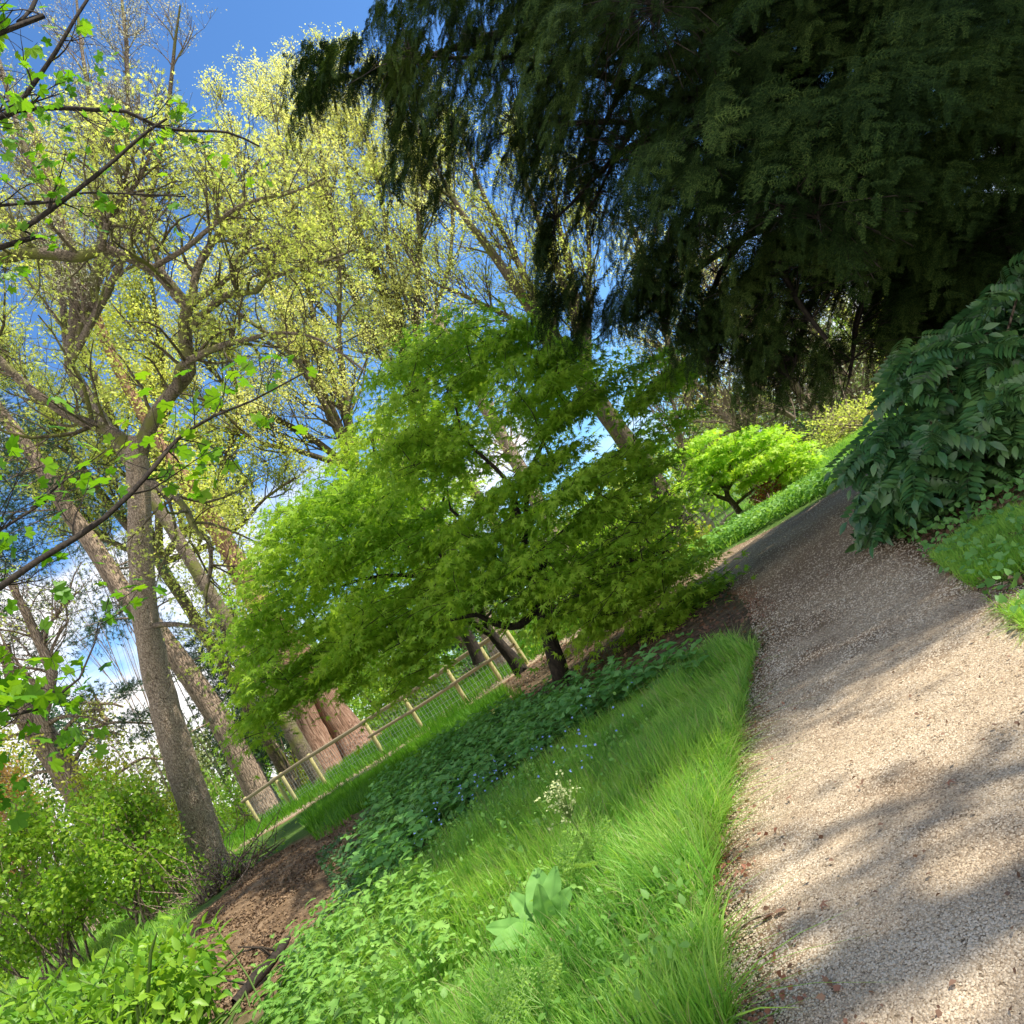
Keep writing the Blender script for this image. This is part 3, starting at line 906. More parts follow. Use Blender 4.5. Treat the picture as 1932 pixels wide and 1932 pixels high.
def rail(h, i0, i1, r, name='rail'):
    for i in range(i0, i1):
        a = tops[i].copy(); b = tops[i + 1].copy()
        a[:2] += ndir * (.05 + r); b[:2] += ndir * (.05 + r)
        a[2] += h - 1.02 - (.0 if i % 2 else .012); b[2] += h - 1.02 - (.0 if i % 2 else .012)
        e = (b - a) / np.linalg.norm(b - a)
        tb = Tubes(); tb.add([a - e * .06, a + (b - a) * .33, a + (b - a) * .66, b + e * .05], [r, r * 1.05, r, r * .95], 8, .02)
        tb.build(name, M['wood_rail'], fence)
rail(.95, 0, 7, .052); rail(.55, 3, 7, .04)
tb = Tubes()
for i in range(0, 7):
    a, b = tops[i], tops[i + 1]
    L_ = np.linalg.norm(b - a); k = int(L_ / .13)
    for j in range(k + 1):
        p = a + (b - a) * j / k
        tb.add([(p[0], p[1], p[2] - .98), (p[0], p[1], p[2] - .12)], [.0035, .0035], 3)
    for z in np.arange(.05, .9, .12):
        tb.add([a - [0, 0, 1.02 - z], b - [0, 0, 1.02 - z]], [.0035, .0035], 3)
tb.build('wire_mesh', M['wire'], fence)

# ------------------------------------------------------------------ trees
def px4(l): return [(x * .35, y * .35 + 628) for x, y in l]
def px1(l): return [(x * .35, y * .35) for x, y in l]
def pxA(l): return [(x * .175, y * .175 + 1159) for x, y in l]

def tree(name, base, label, cat='tree', group=None):
    return empty(name, base, label, cat, group)

def foliage(name, vf, mat, parent): return mesh_obj(name, vf[0], vf[1], mat, parent)

# -- big deciduous tree with pale trunk
b0 = P(405, 1655, 17.0)
t1 = tree('deciduous_tree', (b0[0], b0[1], float(ground_z(b0[0], b0[1]))), 'tall tree with thick pale rough trunk and forked mossy limbs, nearest trunk on the left')
tb = Tubes()
tp, tr = traced(tb, [(418, 1720), (405, 1655), (345, 1450), (300, 1290), (272, 1140), (264, 1010), (262, 920), (258, 850), (262, 825)],
                [36, 30, 25, 22.5, 21, 19], 17.0, .3, 16, .035, .25)
tb.build('trunk', M['bark_pale'], t1)
tb = Tubes()
limb = []
limb.append(traced(tb, [(262, 860), (275, 820), (300, 772), (335, 730), (358, 700), (352, 660), (348, 610), (353, 580)], [17, 14, 13, 13, 12], (17.0, 16.5), .2, 12, .04))
limb.append(traced(tb, px1([(1020, 1660), (940, 1570), (850, 1470), (740, 1410), (650, 1370), (560, 1340), (430, 1385), (300, 1372), (150, 1365), (0, 1395), (-150, 1420)]), [13, 12, 10, 10, 12, 12, 12, 13], (16.5, 14.5), .2, 10, .05))
limb.append(traced(tb, px1([(545, 1345), (560, 1270), (600, 1160), (650, 1100), (640, 960), (620, 860), (610, 740)]), [8, 7, 5, 3], (15.4, 15), .2, 8, .04))
limb.append(traced(tb, px1([(650, 1100), (740, 980), (800, 860), (830, 760)]), [6, 4, 3], (15.2, 15), .2, 6))
limb.append(traced(tb, px1([(1035, 1650), (1055, 1480), (1120, 1340), (1210, 1230), (1290, 1120), (1330, 1000), (1400, 850)]), [9, 8, 6, 4, 3], (16.5, 17.5), .2, 8, .04))
limb.append(traced(tb, px1([(890, 1500), (850, 1400), (790, 1230), (770, 1050), (740, 960), (700, 780)]), [7, 6, 5, 3], (16.2, 17), .2, 8, .03))
limb.append(traced(tb, px1([(1050, 1630), (1160, 1550), (1250, 1480), (1290, 1385), (1420, 1330), (1560, 1285)]), [6, 5, 3.5, 2], (16.5, 15.5), .2, 7))
limb.append(traced(tb, px1([(1035, 1760), (1120, 1670), (1230, 1590), (1380, 1570), (1430, 1510), (1600, 1450), (1780, 1400), (1920, 1340)]), [8, 7, 6, 4, 2], (16.5, 15), .2, 8, .03))
limb.append(traced(tb, px1([(800, 1455), (1000, 1340), (1130, 1230), (1320, 1100), (1600, 1030), (1750, 960)]), [6, 5, 4, 2], (16, 14.5), .2, 7))
limb.append(traced(tb, [(336, 735), (334, 705), (350, 684), (420, 652), (470, 640), (525, 628), (600, 640), (690, 700)], [7, 8, 7, 5, 3, 2], (16.6, 15), .2, 8, .03))
limb.append(traced(tb, [(258, 850), (210, 815), (157, 796), (105, 768), (52, 730), (0, 680), (-60, 620)], [14, 12, 9, 8, 7], (17, 16), .2, 10, .04))
limb.append(traced(tb, [(276, 905), (300, 920), (329, 936), (353, 964), (371, 1006), (392, 1016), (399, 1065), (388, 1118), (390, 1153), (420, 1190)], [9, 7, 6, 4, 2], (16.7, 15.5), .2, 8, .04))
limb.append(traced(tb, [(290, 1180), (332, 1178), (388, 1188), (440, 1215)], [6, 4, 1.5], (16.8, 15.8), .2, 7, .03))
tb.build('limbs', M['bark_limb'], t1)
tb = Tubes(); tips = ([], [])
for (p, r), n_ in zip(limb, [8, 20, 18, 12, 18, 16, 14, 20, 20, 18, 18, 12, 3]):
    grow(tb, p, r, n_, 2.4, 1.0, .12, .22, 3, 4, .15, 1, 3, .005, .5, tips, 6, .55)
tb.build('branches', M['bark_branch'], t1, False)
foliage('leaves', leaves_at(tips, 2, .075, T_STAR5, .07, .6, .75), M['yellowgreen'], t1)

# -- tall leaning-looking straight conifer trunk behind
b2 = P(505, 1530, 30.0)
t2 = tree('pine_tree', (b2[0], b2[1], float(ground_z(b2[0], b2[1]))), 'straight brown pine trunk rising behind the left end of the fence')
tb = Tubes()
p2, r2 = traced(tb, [(520, 1552), (505, 1528), (440, 1405), (378, 1303), (294, 1188), (238, 1125), (206, 1076), (168, 1018), (126, 960), (94, 905), (63, 860), (21, 803), (-20, 750), (-90, 640)],
                [27, 24, 21, 19, 17.5, 16, 15, 13, 12, 10], 30.0, .5, 14, .03, .3)
tb.build('trunk', M['bark_brown'], t2)
T_SPR = needle_spray(3, 1.0, 8, .4)
def needle_clumps(centers, rad, per, size, mat, parent, name='needles', flat=.5, tmpl=None, up=0.1):
    centers = np.asarray(centers, float)
    c = np.repeat(centers, per, 0)
    n = len(c)
    off = rng.normal(size=(n, 3)); off = unit(off) * (rng.random(n) ** .5)[:, None] * np.array([1, 1, flat])
    rr = np.repeat(np.broadcast_to(rad, len(centers)), per)
    c = c + off * rr[:, None]
    d = unit(off * np.array([1, 1, .5]) + rng.normal(size=(n, 3)) * .3 + np.array([0, 0, up]))
    nn = unit(rng.normal(size=(n, 3)) * .5 + np.array([0, 0, 1.]))
    tm = tmpl or T_SPR
    V, Fa = place(*tm, c, frames(d, nn), rng.uniform(.7, 1.2, n) * size)
    return mesh_obj(name, V, Fa, mat, parent)
def mini_spray(seed):
    r = random.Random(seed); parts_ = []
    for i in range(14):
        t = .1 + .9 * r.random(); s = r.choice((-1, 1))
        d = np.array([s * r.uniform(.3, .9), .8, r.uniform(-.4, .4)])
        parts_.append(place(*T_TRI, np.array([[0, t * .8, 0]]), frames(np.array([d]), np.array([[r.uniform(-.5, .5), 0, 1.]])), np.array([[.07, .38, 1]])))
    parts_.append(place(*T_TRI, np.array([[0, 0, 0.]]), np.eye(3)[None], np.array([[.05, 1.0, 1]])))
    return combine(parts_)
T_MINI = mini_spray(5)
tb = Tubes(); cl = []
def side_limbs(tb, p, r, n, length, up, t0, t1, droop=-.05):
    """horizontal-ish conifer limbs; returns points along the outer part"""
    out = []
    for _ in range(n):
        t = rng.uniform(t0, t1); i = min(len(p) - 2, int(t * (len(p) - 1)))
        a = rng.uniform(0, 2 * math.pi)
        d = np.array([math.cos(a), math.sin(a), up + rng.normal() * .1]); d /= np.linalg.norm(d)
        L_ = length * rng.uniform(.5, 1.1) * (1.15 - .6 * (t - t0) / (t1 - t0 + 1e-6))
        q = [p[i]]
        for k in range(7):
            d = d + rng.normal(size=3) * .12 + np.array([0, 0, droop]); d /= np.linalg.norm(d)
            q.append(q[-1] + d * L_ / 7)
        q = np.array(q); rr = np.linspace(max(.015, min(r[i] * .3, L_ * .015)), .006, 8)
        tb.add(q, rr, 4)
        for k in range(2, 8): out.append(q[k])
    return np.array(out)
c_ = side_limbs(tb, p2, r2, 60, 3.2, .15, .42, 1.0)
c2_ = side_limbs(tb, p2, r2, 9, 2.4, .0, .15, .45)
tb.build('branches', M['bark_brown'], t2, False)
needle_clumps(np.vstack([c_, c2_[::2]]), .42, 9, .3, M['conifer'], t2, tmpl=T_MINI)

# -- red-barked giant
b3 = P(650, 1440, 30.5)
t3 = tree('redwood_tree', (b3[0], b3[1], float(ground_z(b3[0], b3[1]))), 'giant redwood with reddish fibrous bark standing just behind the fence')
tb = Tubes()
traced(tb, [(622, 1452), (612, 1425), (583, 1362), (556, 1290), (540, 1245), (505, 1170)], [27, 24, 20, 18, 15], 30.0, .4, 18, .07, .5)
p3, r3 = traced(tb, [(690, 1428), (664, 1398), (628, 1345), (596, 1284), (560, 1230), (500, 1160), (445, 1060), (380, 950), (300, 830), (230, 710), (190, 620), (130, 470), (78, 290), (40, 180)],
                [36, 32, 28, 26, 24, 20, 15, 11, 10, 9, 8, 7], 30.8, .6, 18, .07, .5)
tb.build('trunk', M['bark_redwood'], t3)
tb = Tubes()
c_ = side_limbs(tb, p3, r3, 120, 2.0, -.05, .20, .97, -.02)
ce_ = np.repeat(p3[int(len(p3) * .2):], 7, 0); ce_ = ce_ + rng.normal(size=ce_.shape) * .55
c_ = np.vstack([c_, ce_])
tb.build('branches', M['bark_brown'], t3, False)
tipsr = (list(c_), list(rng.normal(size=(len(c_), 3))))
foliage('leaves', leaves_at(tipsr, 16, .15, T_DIAM, .45, .3), M['yellowgreen'], t3)

# -- old cedar at far left
b4 = P(175, 1545, 27)
t4 = tree('cedar_tree', (b4[0], b4[1], float(ground_z(b4[0], b4[1]))), 'dark brown cedar trunk with long bare curving limbs at the far left')
tb = Tubes()
p4, r4 = traced(tb, [(215, 1610), (188, 1560), (154, 1508), (118, 1448), (80, 1390), (48, 1340), (20, 1300)], [30, 27, 25, 26, 22], 27, .4, 14, .05, .2)
traced(tb, [(60, 1360), (35, 1320), (18, 1270), (10, 1215)], [14, 12, 9], 27, .4, 10, .04)
p5, r5 = traced(tb, [(85, 1395), (78, 1350), (90, 1310), (98, 1270), (60, 1180), (20, 1100)], [15, 13, 11, 9, 6], 26.6, .4, 10, .04)
arms = [pxA(a) for a in ([(300, 1160), (200, 1160), (90, 1168), (-40, 1160)], [(340, 1290), (250, 1285), (140, 1310), (50, 1350), (-60, 1400)],
        [(540, 1170), (620, 1120), (720, 1095), (850, 1098), (980, 1120), (1130, 1180)], [(650, 1320), (700, 1240), (780, 1150), (880, 1070), (980, 1030), (1130, 1022)],
        [(715, 1400), (800, 1330), (950, 1240), (1200, 1170), (1400, 1165), (1650, 1180)], [(810, 1560), (860, 1480), (920, 1400), (1050, 1270), (1200, 1265), (1330, 1310)],
        [(880, 1705), (740, 1690), (560, 1690), (420, 1700), (300, 1760), (200, 1800)], [(1000, 1960), (1080, 1880), (1150, 1800), (1350, 1660), (1550, 1550), (1780, 1570)],
        [(1180, 1150), (1100, 1100), (1060, 960), (1010, 850)], [(780, 945), (920, 955), (1060, 970), (1200, 960), (1330, 1000)])]
al = [traced(tb, a, [5, 4, 3, 2], 26.5 + k * .1, .3, 6, .03) for k, a in enumerate(arms)]
tb.build('trunk', M['bark_brown'], t4)
tb = Tubes(); tips = ([], [])
for p, r in al: grow(tb, p, r, 9, 1.1, 1.0, .05, .25, 2, 4, .3, 1, 3, .005, .5, tips, 5, .5)
grow(tb, p5, r5, 20, 3.5, .9, .1, .2, 3, 4, .3, 1, 3, .006, .5, tips, 6, .55)
tb.build('branches', M['bark_brown'], t4, False)
cc = np.array([P(a, b, 26.5) for a, b in pxA([(1330, 800), (1250, 830), (1420, 900), (1380, 860), (1480, 1040), (1560, 1100), (1330, 1110), (1540, 1290), (1600, 1240), (1470, 1340), (780, 1340), (1010, 860)])])
needle_clumps(cc + rng.normal(size=cc.shape) * .15, .38, 60, .28, M['conifer'], t4, tmpl=T_MINI)
foliage('leaves', leaves_at(tips, 2, .10, T_DIAM, .15, .4, .5), M['yellowgreen'], t4)

# -- tall yellow-leaved trees, upright limbs fanning out
def fan_tree(name, label, stems, Y, leafm, nb, lsize, blen, per, keep, minr=.010, barkm='bark_branch', up=.35, kids=(5, 5), pickle=T_DIAM, jit=.13, cat='tree', lv=3):
    base = P(*stems[0][0][0], Y)
    t = tree(name, (base[0], base[1], float(ground_z(base[0], base[1]))), label, cat)
    tb = Tubes(); lim = []
    # one bole from the ground up to where the limbs part
    g = np.array([base[0], base[1], float(ground_z(base[0], base[1])) - .3])
    bw = max(s[1][0] for s in stems) * Y / F * 1.25
    p, r = spline([g, (g + base) / 2 + [0.1, 0, 0], base], [bw * 1.25, bw, bw * .95], .8)
    tb.add(p, r, 12, .07)
    for pix, hw, dY in stems:
        lim.append(traced(tb, pix, hw, (Y, Y + dY), .6, 7, .02))
    tb.build('trunk', M[barkm], t)
    tb = Tubes(); tips = ([], [])
    for (p, r), nn in zip(lim, nb):
        grow(tb, p, r, nn, blen, .75, up, .16, lv, kids[0], .12, 1, 3, minr, .5, tips, 5, .55)
    tb.build('branches', M[barkm], t, False)
    print(name, 'tips', len(tips[0]))
    foliage('leaves', leaves_at(tips, per, lsize, pickle, jit, .2, keep), M[leafm], t)
    return t

fan_tree('budding_tree', 'tall yellow-leaved tree whose limbs fan out to the left above the green maple', [
    ([(668, 892), (600, 835), (540, 800), (470, 770), (400, 700), (350, 640)], [8, 6, 4, 2], -3),
    ([(668, 885), (610, 760), (540, 660), (450, 590), (380, 520)], [8, 6, 4, 2], -4),
    ([(668, 880), (630, 780), (570, 670), (520, 560), (480, 440), (455, 330), (430, 210)], [8, 7, 5, 3, 1.5], -1),
    ([(672, 880), (650, 780), (620, 690), (590, 590), (565, 460), (540, 320), (510, 180)], [8, 6, 5, 3, 1.5], 2),
    ([(668, 885), (560, 850), (480, 830), (400, 760), (330, 740)], [6, 5, 3, 2], -6),
    ([(672, 870), (655, 760), (640, 640), (640, 500), (620, 380), (600, 260), (580, 150)], [7, 5, 4, 2], 4)],
    38, 'yellow', [16, 18, 38, 40, 12, 40], .125, 3.8, 7, .95)
fan_tree('budding_tree', 'tall yellow-leaved tree with nearly upright stems behind the top of the green maple', [
    ([(800, 790), (775, 690), (755, 590), (735, 480), (720, 380), (690, 260), (650, 140)], [9, 7, 5, 3, 1.5], 0),
    ([(800, 780), (765, 660), (725, 560), (690, 470), (660, 350), (640, 230), (610, 120)], [8, 6, 4, 2], 3),
    ([(800, 780), (785, 640), (790, 520), (790, 400), (770, 280), (740, 160)], [8, 6, 4, 2], -2),
    ([(800, 780), (750, 700), (690, 620), (660, 540), (610, 420), (560, 300), (520, 180)], [7, 5, 4, 2], 5),
    ([(800, 780), (820, 600), (850, 480), (850, 350), (830, 230)], [6, 4, 3, 2], 2)],
    43, 'yellow', [44, 42, 40, 40, 30], .13, 4.2, 7, .95)
fan_tree('budding_tree', 'sparse budding tree with thick brown stems fanning out left of the dark evergreen', [
    ([(1100, 720), (1040, 640), (985, 560), (930, 480), (870, 400), (820, 310), (770, 210)], [15, 13, 10, 7, 4, 2], 0),
    ([(1100, 720), (1045, 630), (1000, 545), (965, 470), (900, 340), (870, 240)], [12, 10, 7, 4, 2], 2),
    ([(1110, 720), (1080, 590), (1040, 480), (1000, 370), (960, 250)], [10, 8, 6, 3], -1),
    ([(1110, 720), (1090, 580), (1060, 450), (1040, 340), (1020, 200)], [9, 7, 4, 2], 2),
    ([(1090, 700), (980, 610), (880, 560), (800, 520), (740, 430)], [7, 5, 3, 2], 3),
    ([(1110, 720), (1110, 560), (1110, 440), (1090, 300)], [8, 6, 4, 2], 3)],
    33, 'yellowgreen', [26, 22, 22, 20, 20, 18], .12, 3.0, 3, .8)
fan_tree('budding_tree', 'pale-twigged tree with whitish buds filling the upper left corner', [
    ([(130, 690), (140, 500), (90, 380), (40, 260), (0, 120), (-40, 0)], [10, 8, 5, 3], 0),
    ([(130, 690), (190, 460), (180, 330), (170, 200), (150, 60), (140, -60)], [9, 7, 4, 2], 2),
    ([(130, 690), (260, 430), (300, 300), (320, 180), (330, 80), (340, 10)], [8, 6, 4, 2], -2),
    ([(130, 690), (100, 480), (20, 420), (-60, 330)], [7, 5, 3], 3),
    ([(130, 690), (230, 400), (240, 260), (240, 120), (230, 0)], [7, 5, 3], 3)],
    26, 'bud', [30, 34, 34, 22, 34], .07, 2.8, 3, .9, minr=.006, barkm='bark_limb')
fan_tree('budding_tree', 'yellow-green leafing tree behind the thick pale trunk on the left', [
    ([(300, 1060), (250, 900), (200, 760), (150, 640), (100, 540), (40, 440)], [9, 8, 6, 4, 2], 0),
    ([(300, 1060), (190, 930), (100, 800), (30, 700), (-40, 600)], [9, 7, 5, 3], 2),
    ([(300, 1060), (300, 880), (310, 760), (300, 640), (280, 500), (250, 400)], [8, 6, 4, 3], -2),
    ([(300, 1060), (400, 940), (430, 850), (450, 760), (430, 660)], [8, 6, 4, 2], 2),
    ([(310, 1060), (430, 1010), (500, 940), (560, 900)], [7, 5, 3, 2], 2),
    ([(300, 1060), (170, 1000), (80, 900), (0, 850)], [7, 5, 3, 2], 2)],
    34, 'yellowgreen', [36, 32, 38, 28, 20, 28], .13, 3.2, 7, .95)

# -- the two green japanese maples in front
def maple(name, label, trunk_specs, Yt, crown, Yc, half, npad, per, padr, size, mat, bark='bark_dark', twigs=2, tmpl=T_STAR, rp=160, inner=None, droop=-.35, tier=.40):
    base = P(*trunk_specs[0][0][0], Yt)
    gz_ = float(ground_z(base[0], base[1]))
    t = tree(name, (base[0], base[1], gz_), label)
    tb = Tubes(); lim = []
    for pix, hw, dY in trunk_specs:
        lim.append(traced(tb, pix, hw, (Yt + dY[0], Yt + dY[1]), .12, 9, .05))
    tb.build('trunk', M[bark], t)
    pads = crown_points(crown, Yc, half, int(npad * 2.6), rp)
    sx, sy = project(pads)
    ok_ = in_poly(np.column_stack([sx, sy]), crown) & (poly_dist(np.column_stack([sx, sy]), crown) > padr * .33 * F / Yc)
    pads = pads[ok_][:int(npad * 1.65)]
    hv = vnoise(pads[:, 0], pads[:, 2] * 1.2, 2.6, 301) + .6 * vnoise(pads[:, 1], pads[:, 2], 3, 302)
    pads = pads[np.argsort(-hv)[:int(npad * 1.35)]]
    th_ = tier
    und = .12 * vnoise(pads[:, 0], pads[:, 1], 1.7, 305)
    pads[:, 2] = np.round((pads[:, 2] + und) / th_) * th_ - und + rng.normal(size=len(pads)) * .03
    nodes = np.concatenate([p[len(p) // 3:] for p, r in lim])
    nr = np.concatenate([r[len(p) // 3:] for p, r in lim])
    tb = Tubes()
    order = np.argsort(np.min(np.linalg.norm(pads[:, None] - nodes[None, ::3], axis=2), axis=1))
    allp = nodes.copy(); allr = nr.copy()
    for k in order:
        c = pads[k]
        dd_ = np.linalg.norm(allp - c, axis=1) + np.maximum(0, allp[:, 2] - c[2]) * .6
        j = int(np.argmin(dd_))
        a = allp[j]
        mid = (a + c) / 2 + rng.normal(size=3) * .10 * np.linalg.norm(c - a) + np.array([0, 0, .06 * np.linalg.norm(c - a)])
        q, rr = spline([a, mid, c], [max(.006, allr[j] * .6), max(.005, allr[j] * .42), .004], .12)
        tb.add(q, rr, 4)
        allp = np.vstack([allp, q[1:]]); allr = np.concatenate([allr, np.maximum(rr[1:], .008)])
        for _ in range(twigs * 2):
            e = c + rng.normal(size=3) * np.array([1, 1, .25]) * padr * .7
            tb.add([c, (c + e) / 2 + rng.normal(size=3) * .03, e], [.005, .004, .002], 3)
    tb.build('branches', M[bark], t, False)
    # leaves: thin tiers, drooping outward
    c = np.repeat(pads, per, 0); n = len(c)
    off = rng.normal(size=(n, 3)) * np.array([1, 1, 0]) * padr * .55 * np.repeat(rng.uniform(.6, 1.25, len(pads)), per)[:, None]
    off[:, 2] = rng.normal(size=n) * padr * .10 - (off[:, 0] ** 2 + off[:, 1] ** 2) / padr * .24
    d = unit(off * np.array([1, 1, .3]) + rng.normal(size=(n, 3)) * padr * .35 + np.array([0, 0, droop * padr]))
    nn = unit(rng.normal(size=(n, 3)) * .45 + np.array([0, 0, 1.]))
    V, Fa = place(*tmpl, c + off, frames(d, nn), size * rng.uniform(.6, 1.15, n))
    mesh_obj('leaves', V, Fa, M[mat], t)
    return t

CROWN1 = [(890, 580), (980, 595), (1060, 625), (1130, 670), (1190, 652), (1280, 640), (1335, 700), (1335, 780), (1290, 850), (1270, 930), (1300, 1010), (1370, 1120),
          (1350, 1180), (1290, 1230), (1200, 1215), (1110, 1200), (1050, 1200), (990, 1160), (900, 1150), (800, 1190), (760, 1120), (830, 1020), (880, 930), (760, 930), (700, 900), (620, 770), (690, 690), (790, 610)]
CROWN2 = [(640, 870), (760, 900), (860, 960), (900, 1060), (880, 1170), (830, 1285), (740, 1310), (640, 1300), (560, 1310), (510, 1440), (465, 1400), (425, 1210), (425, 1120), (480, 1020), (545, 910)]
maple('japanese_maple', 'large green japanese maple with dark stout trunk on the leaf-littered bank beside the path', [
    ([(1062, 1290), (1052, 1250), (1035, 1200), (1025, 1150), (1010, 1090)], [19, 16, 14, 12], (0, 0)),
    ([(1012, 1100), (990, 1030), (975, 960), (950, 900), (880, 830), (860, 770)], [8, 6, 4, 2], (0, -.8)),
    ([(1012, 1100), (1040, 1030), (1080, 990), (1120, 950), (1150, 890)], [7, 6, 4, 2], (0, .8)),
    ([(1020, 1140), (980, 1180), (930, 1175), (900, 1160), (850, 1170)], [8, 7, 5, 3], (0, -.9)),
    ([(1010, 1090), (960, 1080), (900, 1010), (850, 960)], [6, 5, 3], (0, 1.)),
    ([(1012, 1100), (1100, 1080), (1180, 1060), (1260, 1040)], [7, 5, 3], (0, -.6)),
    ([(990, 1030), (1000, 900), (1040, 800), (1060, 730)], [5, 4, 2], (0, .6))],
    10.6, CROWN1, 10.4, 2.0, 230, 115, .50, .088, 'maple')
maple('japanese_maple', 'second green maple with slim forked trunk, drooping low over the fence', [
    ([(985, 1268), (965, 1240), (935, 1205), (920, 1185)], [15, 12, 9, 7], (0, 0)),
    ([(920, 1190), (905, 1140), (870, 1080), (838, 1050), (833, 980), (840, 920)], [6, 6, 5, 4, 2], (0, -.5)),
    ([(930, 1200), (880, 1170), (830, 1160), (760, 1170), (690, 1195)], [6, 5, 4, 2], (0, -.8)),
    ([(838, 1050), (780, 1010), (730, 1000), (670, 1030)], [5, 4, 2], (-.5, .3)),
    ([(838, 1040), (800, 960), (740, 920)], [4, 3, 2], (-.4, .8)),
    ([(905, 1140), (800, 1090), (700, 1090), (610, 1120), (560, 1160)], [5, 4, 3, 2], (-.2, .6))],
    13.2, CROWN2, 12.2, 1.9, 160, 110, .55, .10, 'maple')
CROWN3 = [(640, 760), (760, 740), (860, 800), (900, 900), (860, 1000), (760, 1130), (700, 1250), (600, 1280), (560, 1180), (600, 1050), (600, 900)]
maple('japanese_maple', 'yellow-green maple glowing in the sun behind the two darker green ones', [
    ([(905, 1250), (860, 1150), (830, 1080), (800, 1000)], [13, 10, 8, 6], (0, 0)),
    ([(830, 1080), (760, 1000), (720, 900), (700, 820)], [7, 5, 3], (0, .6)),
    ([(830, 1080), (740, 1090), (660, 1130)], [6, 4, 2], (0, -.6)),
    ([(800, 1000), (820, 900), (800, 820)], [6, 4, 2], (0, .5))],
    17.0, CROWN3, 17.0, 2.4, 120, 60, .6, .12, 'maple_back', tmpl=T_STAR5)
CROWN4 = [(1262, 860), (1300, 850), (1330, 815), (1400, 795), (1450, 800), (1500, 818), (1535, 845), (1538, 880), (1510, 915), (1450, 930), (1400, 925), (1370, 900), (1320, 930), (1290, 945), (1262, 920)]
maple('lime_maple', 'small lime green maple glowing on the verge beyond the bend of the path', [
    ([(1402, 978), (1388, 955), (1372, 935), (1370, 900)], [7, 6, 5, 4], (0, 0)),
    ([(1378, 945), (1340, 932), (1300, 925), (1275, 900)], [4, 3, 2], (0, -.3)),
    ([(1370, 900), (1378, 870), (1370, 840)], [3, 2, 1], (0, .2)),
    ([(1372, 925), (1400, 890), (1440, 870)], [3, 2, 1], (0, .5)),
    ([(1385, 955), (1420, 925), (1460, 905), (1490, 880)], [3, 2, 1], (0, -.2)),
    ([(1372, 930), (1340, 890), (1330, 860)], [3, 2, 1], (0, .3))],
    20.0, CROWN4, 20.0, 1.5, 120, 90, .34, .12, 'maple_lime', 'bark_branch', tmpl=T_STAR5, rp=60, tier=.36)

# -- the dark evergreen overhanging the path
yb = np.array([5.6, 9.6])
ty = tree('yew_tree', (yb[0], yb[1], float(ground_z(*yb))), 'huge dark evergreen with drooping sprays hanging over the path, filling the upper right')
tb = Tubes()
yg = float(ground_z(*yb))
yp, yr = spline([(yb[0], yb[1], yg - .3), (yb[0] + .1, yb[1] + .1, yg + 3), (yb[0], yb[1] + .2, yg + 8), (yb[0] - .1, yb[1], yg + 13)], [.5, .4, .28, .1], .4)
tb.add(yp, yr, 14, .05)
YEW = [(742, -60), (742, 20), (728, 75), (775, 130), (650, 140), (555, 150), (590, 178), (640, 185), (560, 235), (590, 260), (660, 215), (720, 200), (770, 235), (755, 300), (745, 350), (765, 400),
       (810, 380), (835, 420), (865, 460), (868, 400), (860, 340), (920, 350), (970, 330), (945, 370), (1000, 380), (1040, 450), (1035, 560), (1040, 640), (1120, 665), (1200, 650), (1270, 640),
       (1330, 700), (1375, 755), (1400, 700), (1455, 775), (1480, 740), (1510, 765), (1540, 700), (1575, 790), (1630, 720), (1700, 690), (1800, 640), (1940, 560), (2150, 560), (2150, -200), (742, -200)]
# sprays hang from limbs that leave the trunk towards every side
n_sp = 6200
px_c = poly_sample(YEW, n_sp)
dpx = poly_dist(px_c, YEW)
Yc_ = 8.6 + 3.6 * np.sqrt(np.clip(dpx / 300.0, .03, 1)) * rng.uniform(-1, 1, n_sp)
SPARSE = [(860, 330), (1000, 400), (1250, 470), (1500, 430), (1600, 520), (1660, 600), (1640, 760), (1300, 760), (1000, 680)]
spm = in_poly(px_c, SPARSE)
Yc_ = np.where(spm, 8.6 + (Yc_ - 8.6) * .55, Yc_)
cand = CAM + np.array([ray(a_, b_) for a_, b_ in px_c]) * Yc_[:, None]
hole = vnoise(cand[:, 0], cand[:, 2] * 1.3, 2.6, 61) + vnoise(cand[:, 1], cand[:, 2], 2.2, 62) * .7
keep = (cand[:, 1] > 4.6) & (hole > np.where(spm, -.2, np.where(px_c[:, 0] < 1250, -.5, -.85)))
cand = cand[keep]
# near side of the crown, over the viewer's right shoulder
side = unit(rng.normal(size=(2600, 3))) * (rng.random(2600) ** .4)[:, None] * np.array([3.6, 3.4, 4.2]) + np.array([8.4, 5.6, 6.4])
side = side[(side[:, 0] > 1.05 * side[:, 1]) & (side[:, 1] > 2.9) & (side[:, 2] > 2.0)]
cand = np.vstack([cand, side])
print('yew branchlets', len(cand))
lims = []
for k in range(64):
    tz = rng.uniform(1.8, 11)
    i = int(np.argmin(np.abs(yp[:, 2] - yg - tz)))
    c = cand[rng.integers(len(cand))]
    a = yp[i]
    if c[2] < a[2] - 2.5 or np.linalg.norm(c - a) < 1.5: a = yp[int(np.argmin(np.abs(yp[:, 2] - max(yg + 1.6, c[2] + .3))))]
    mid = a * .45 + c * .55 + np.array([0, 0, .12 * np.linalg.norm(c - a)])
    q, rr = spline([a, mid, c + np.array([0, 0, -.15])], [.085, .045, .012], .25)
    tb.add(q, rr, 6, .03); lims.append((q, rr))
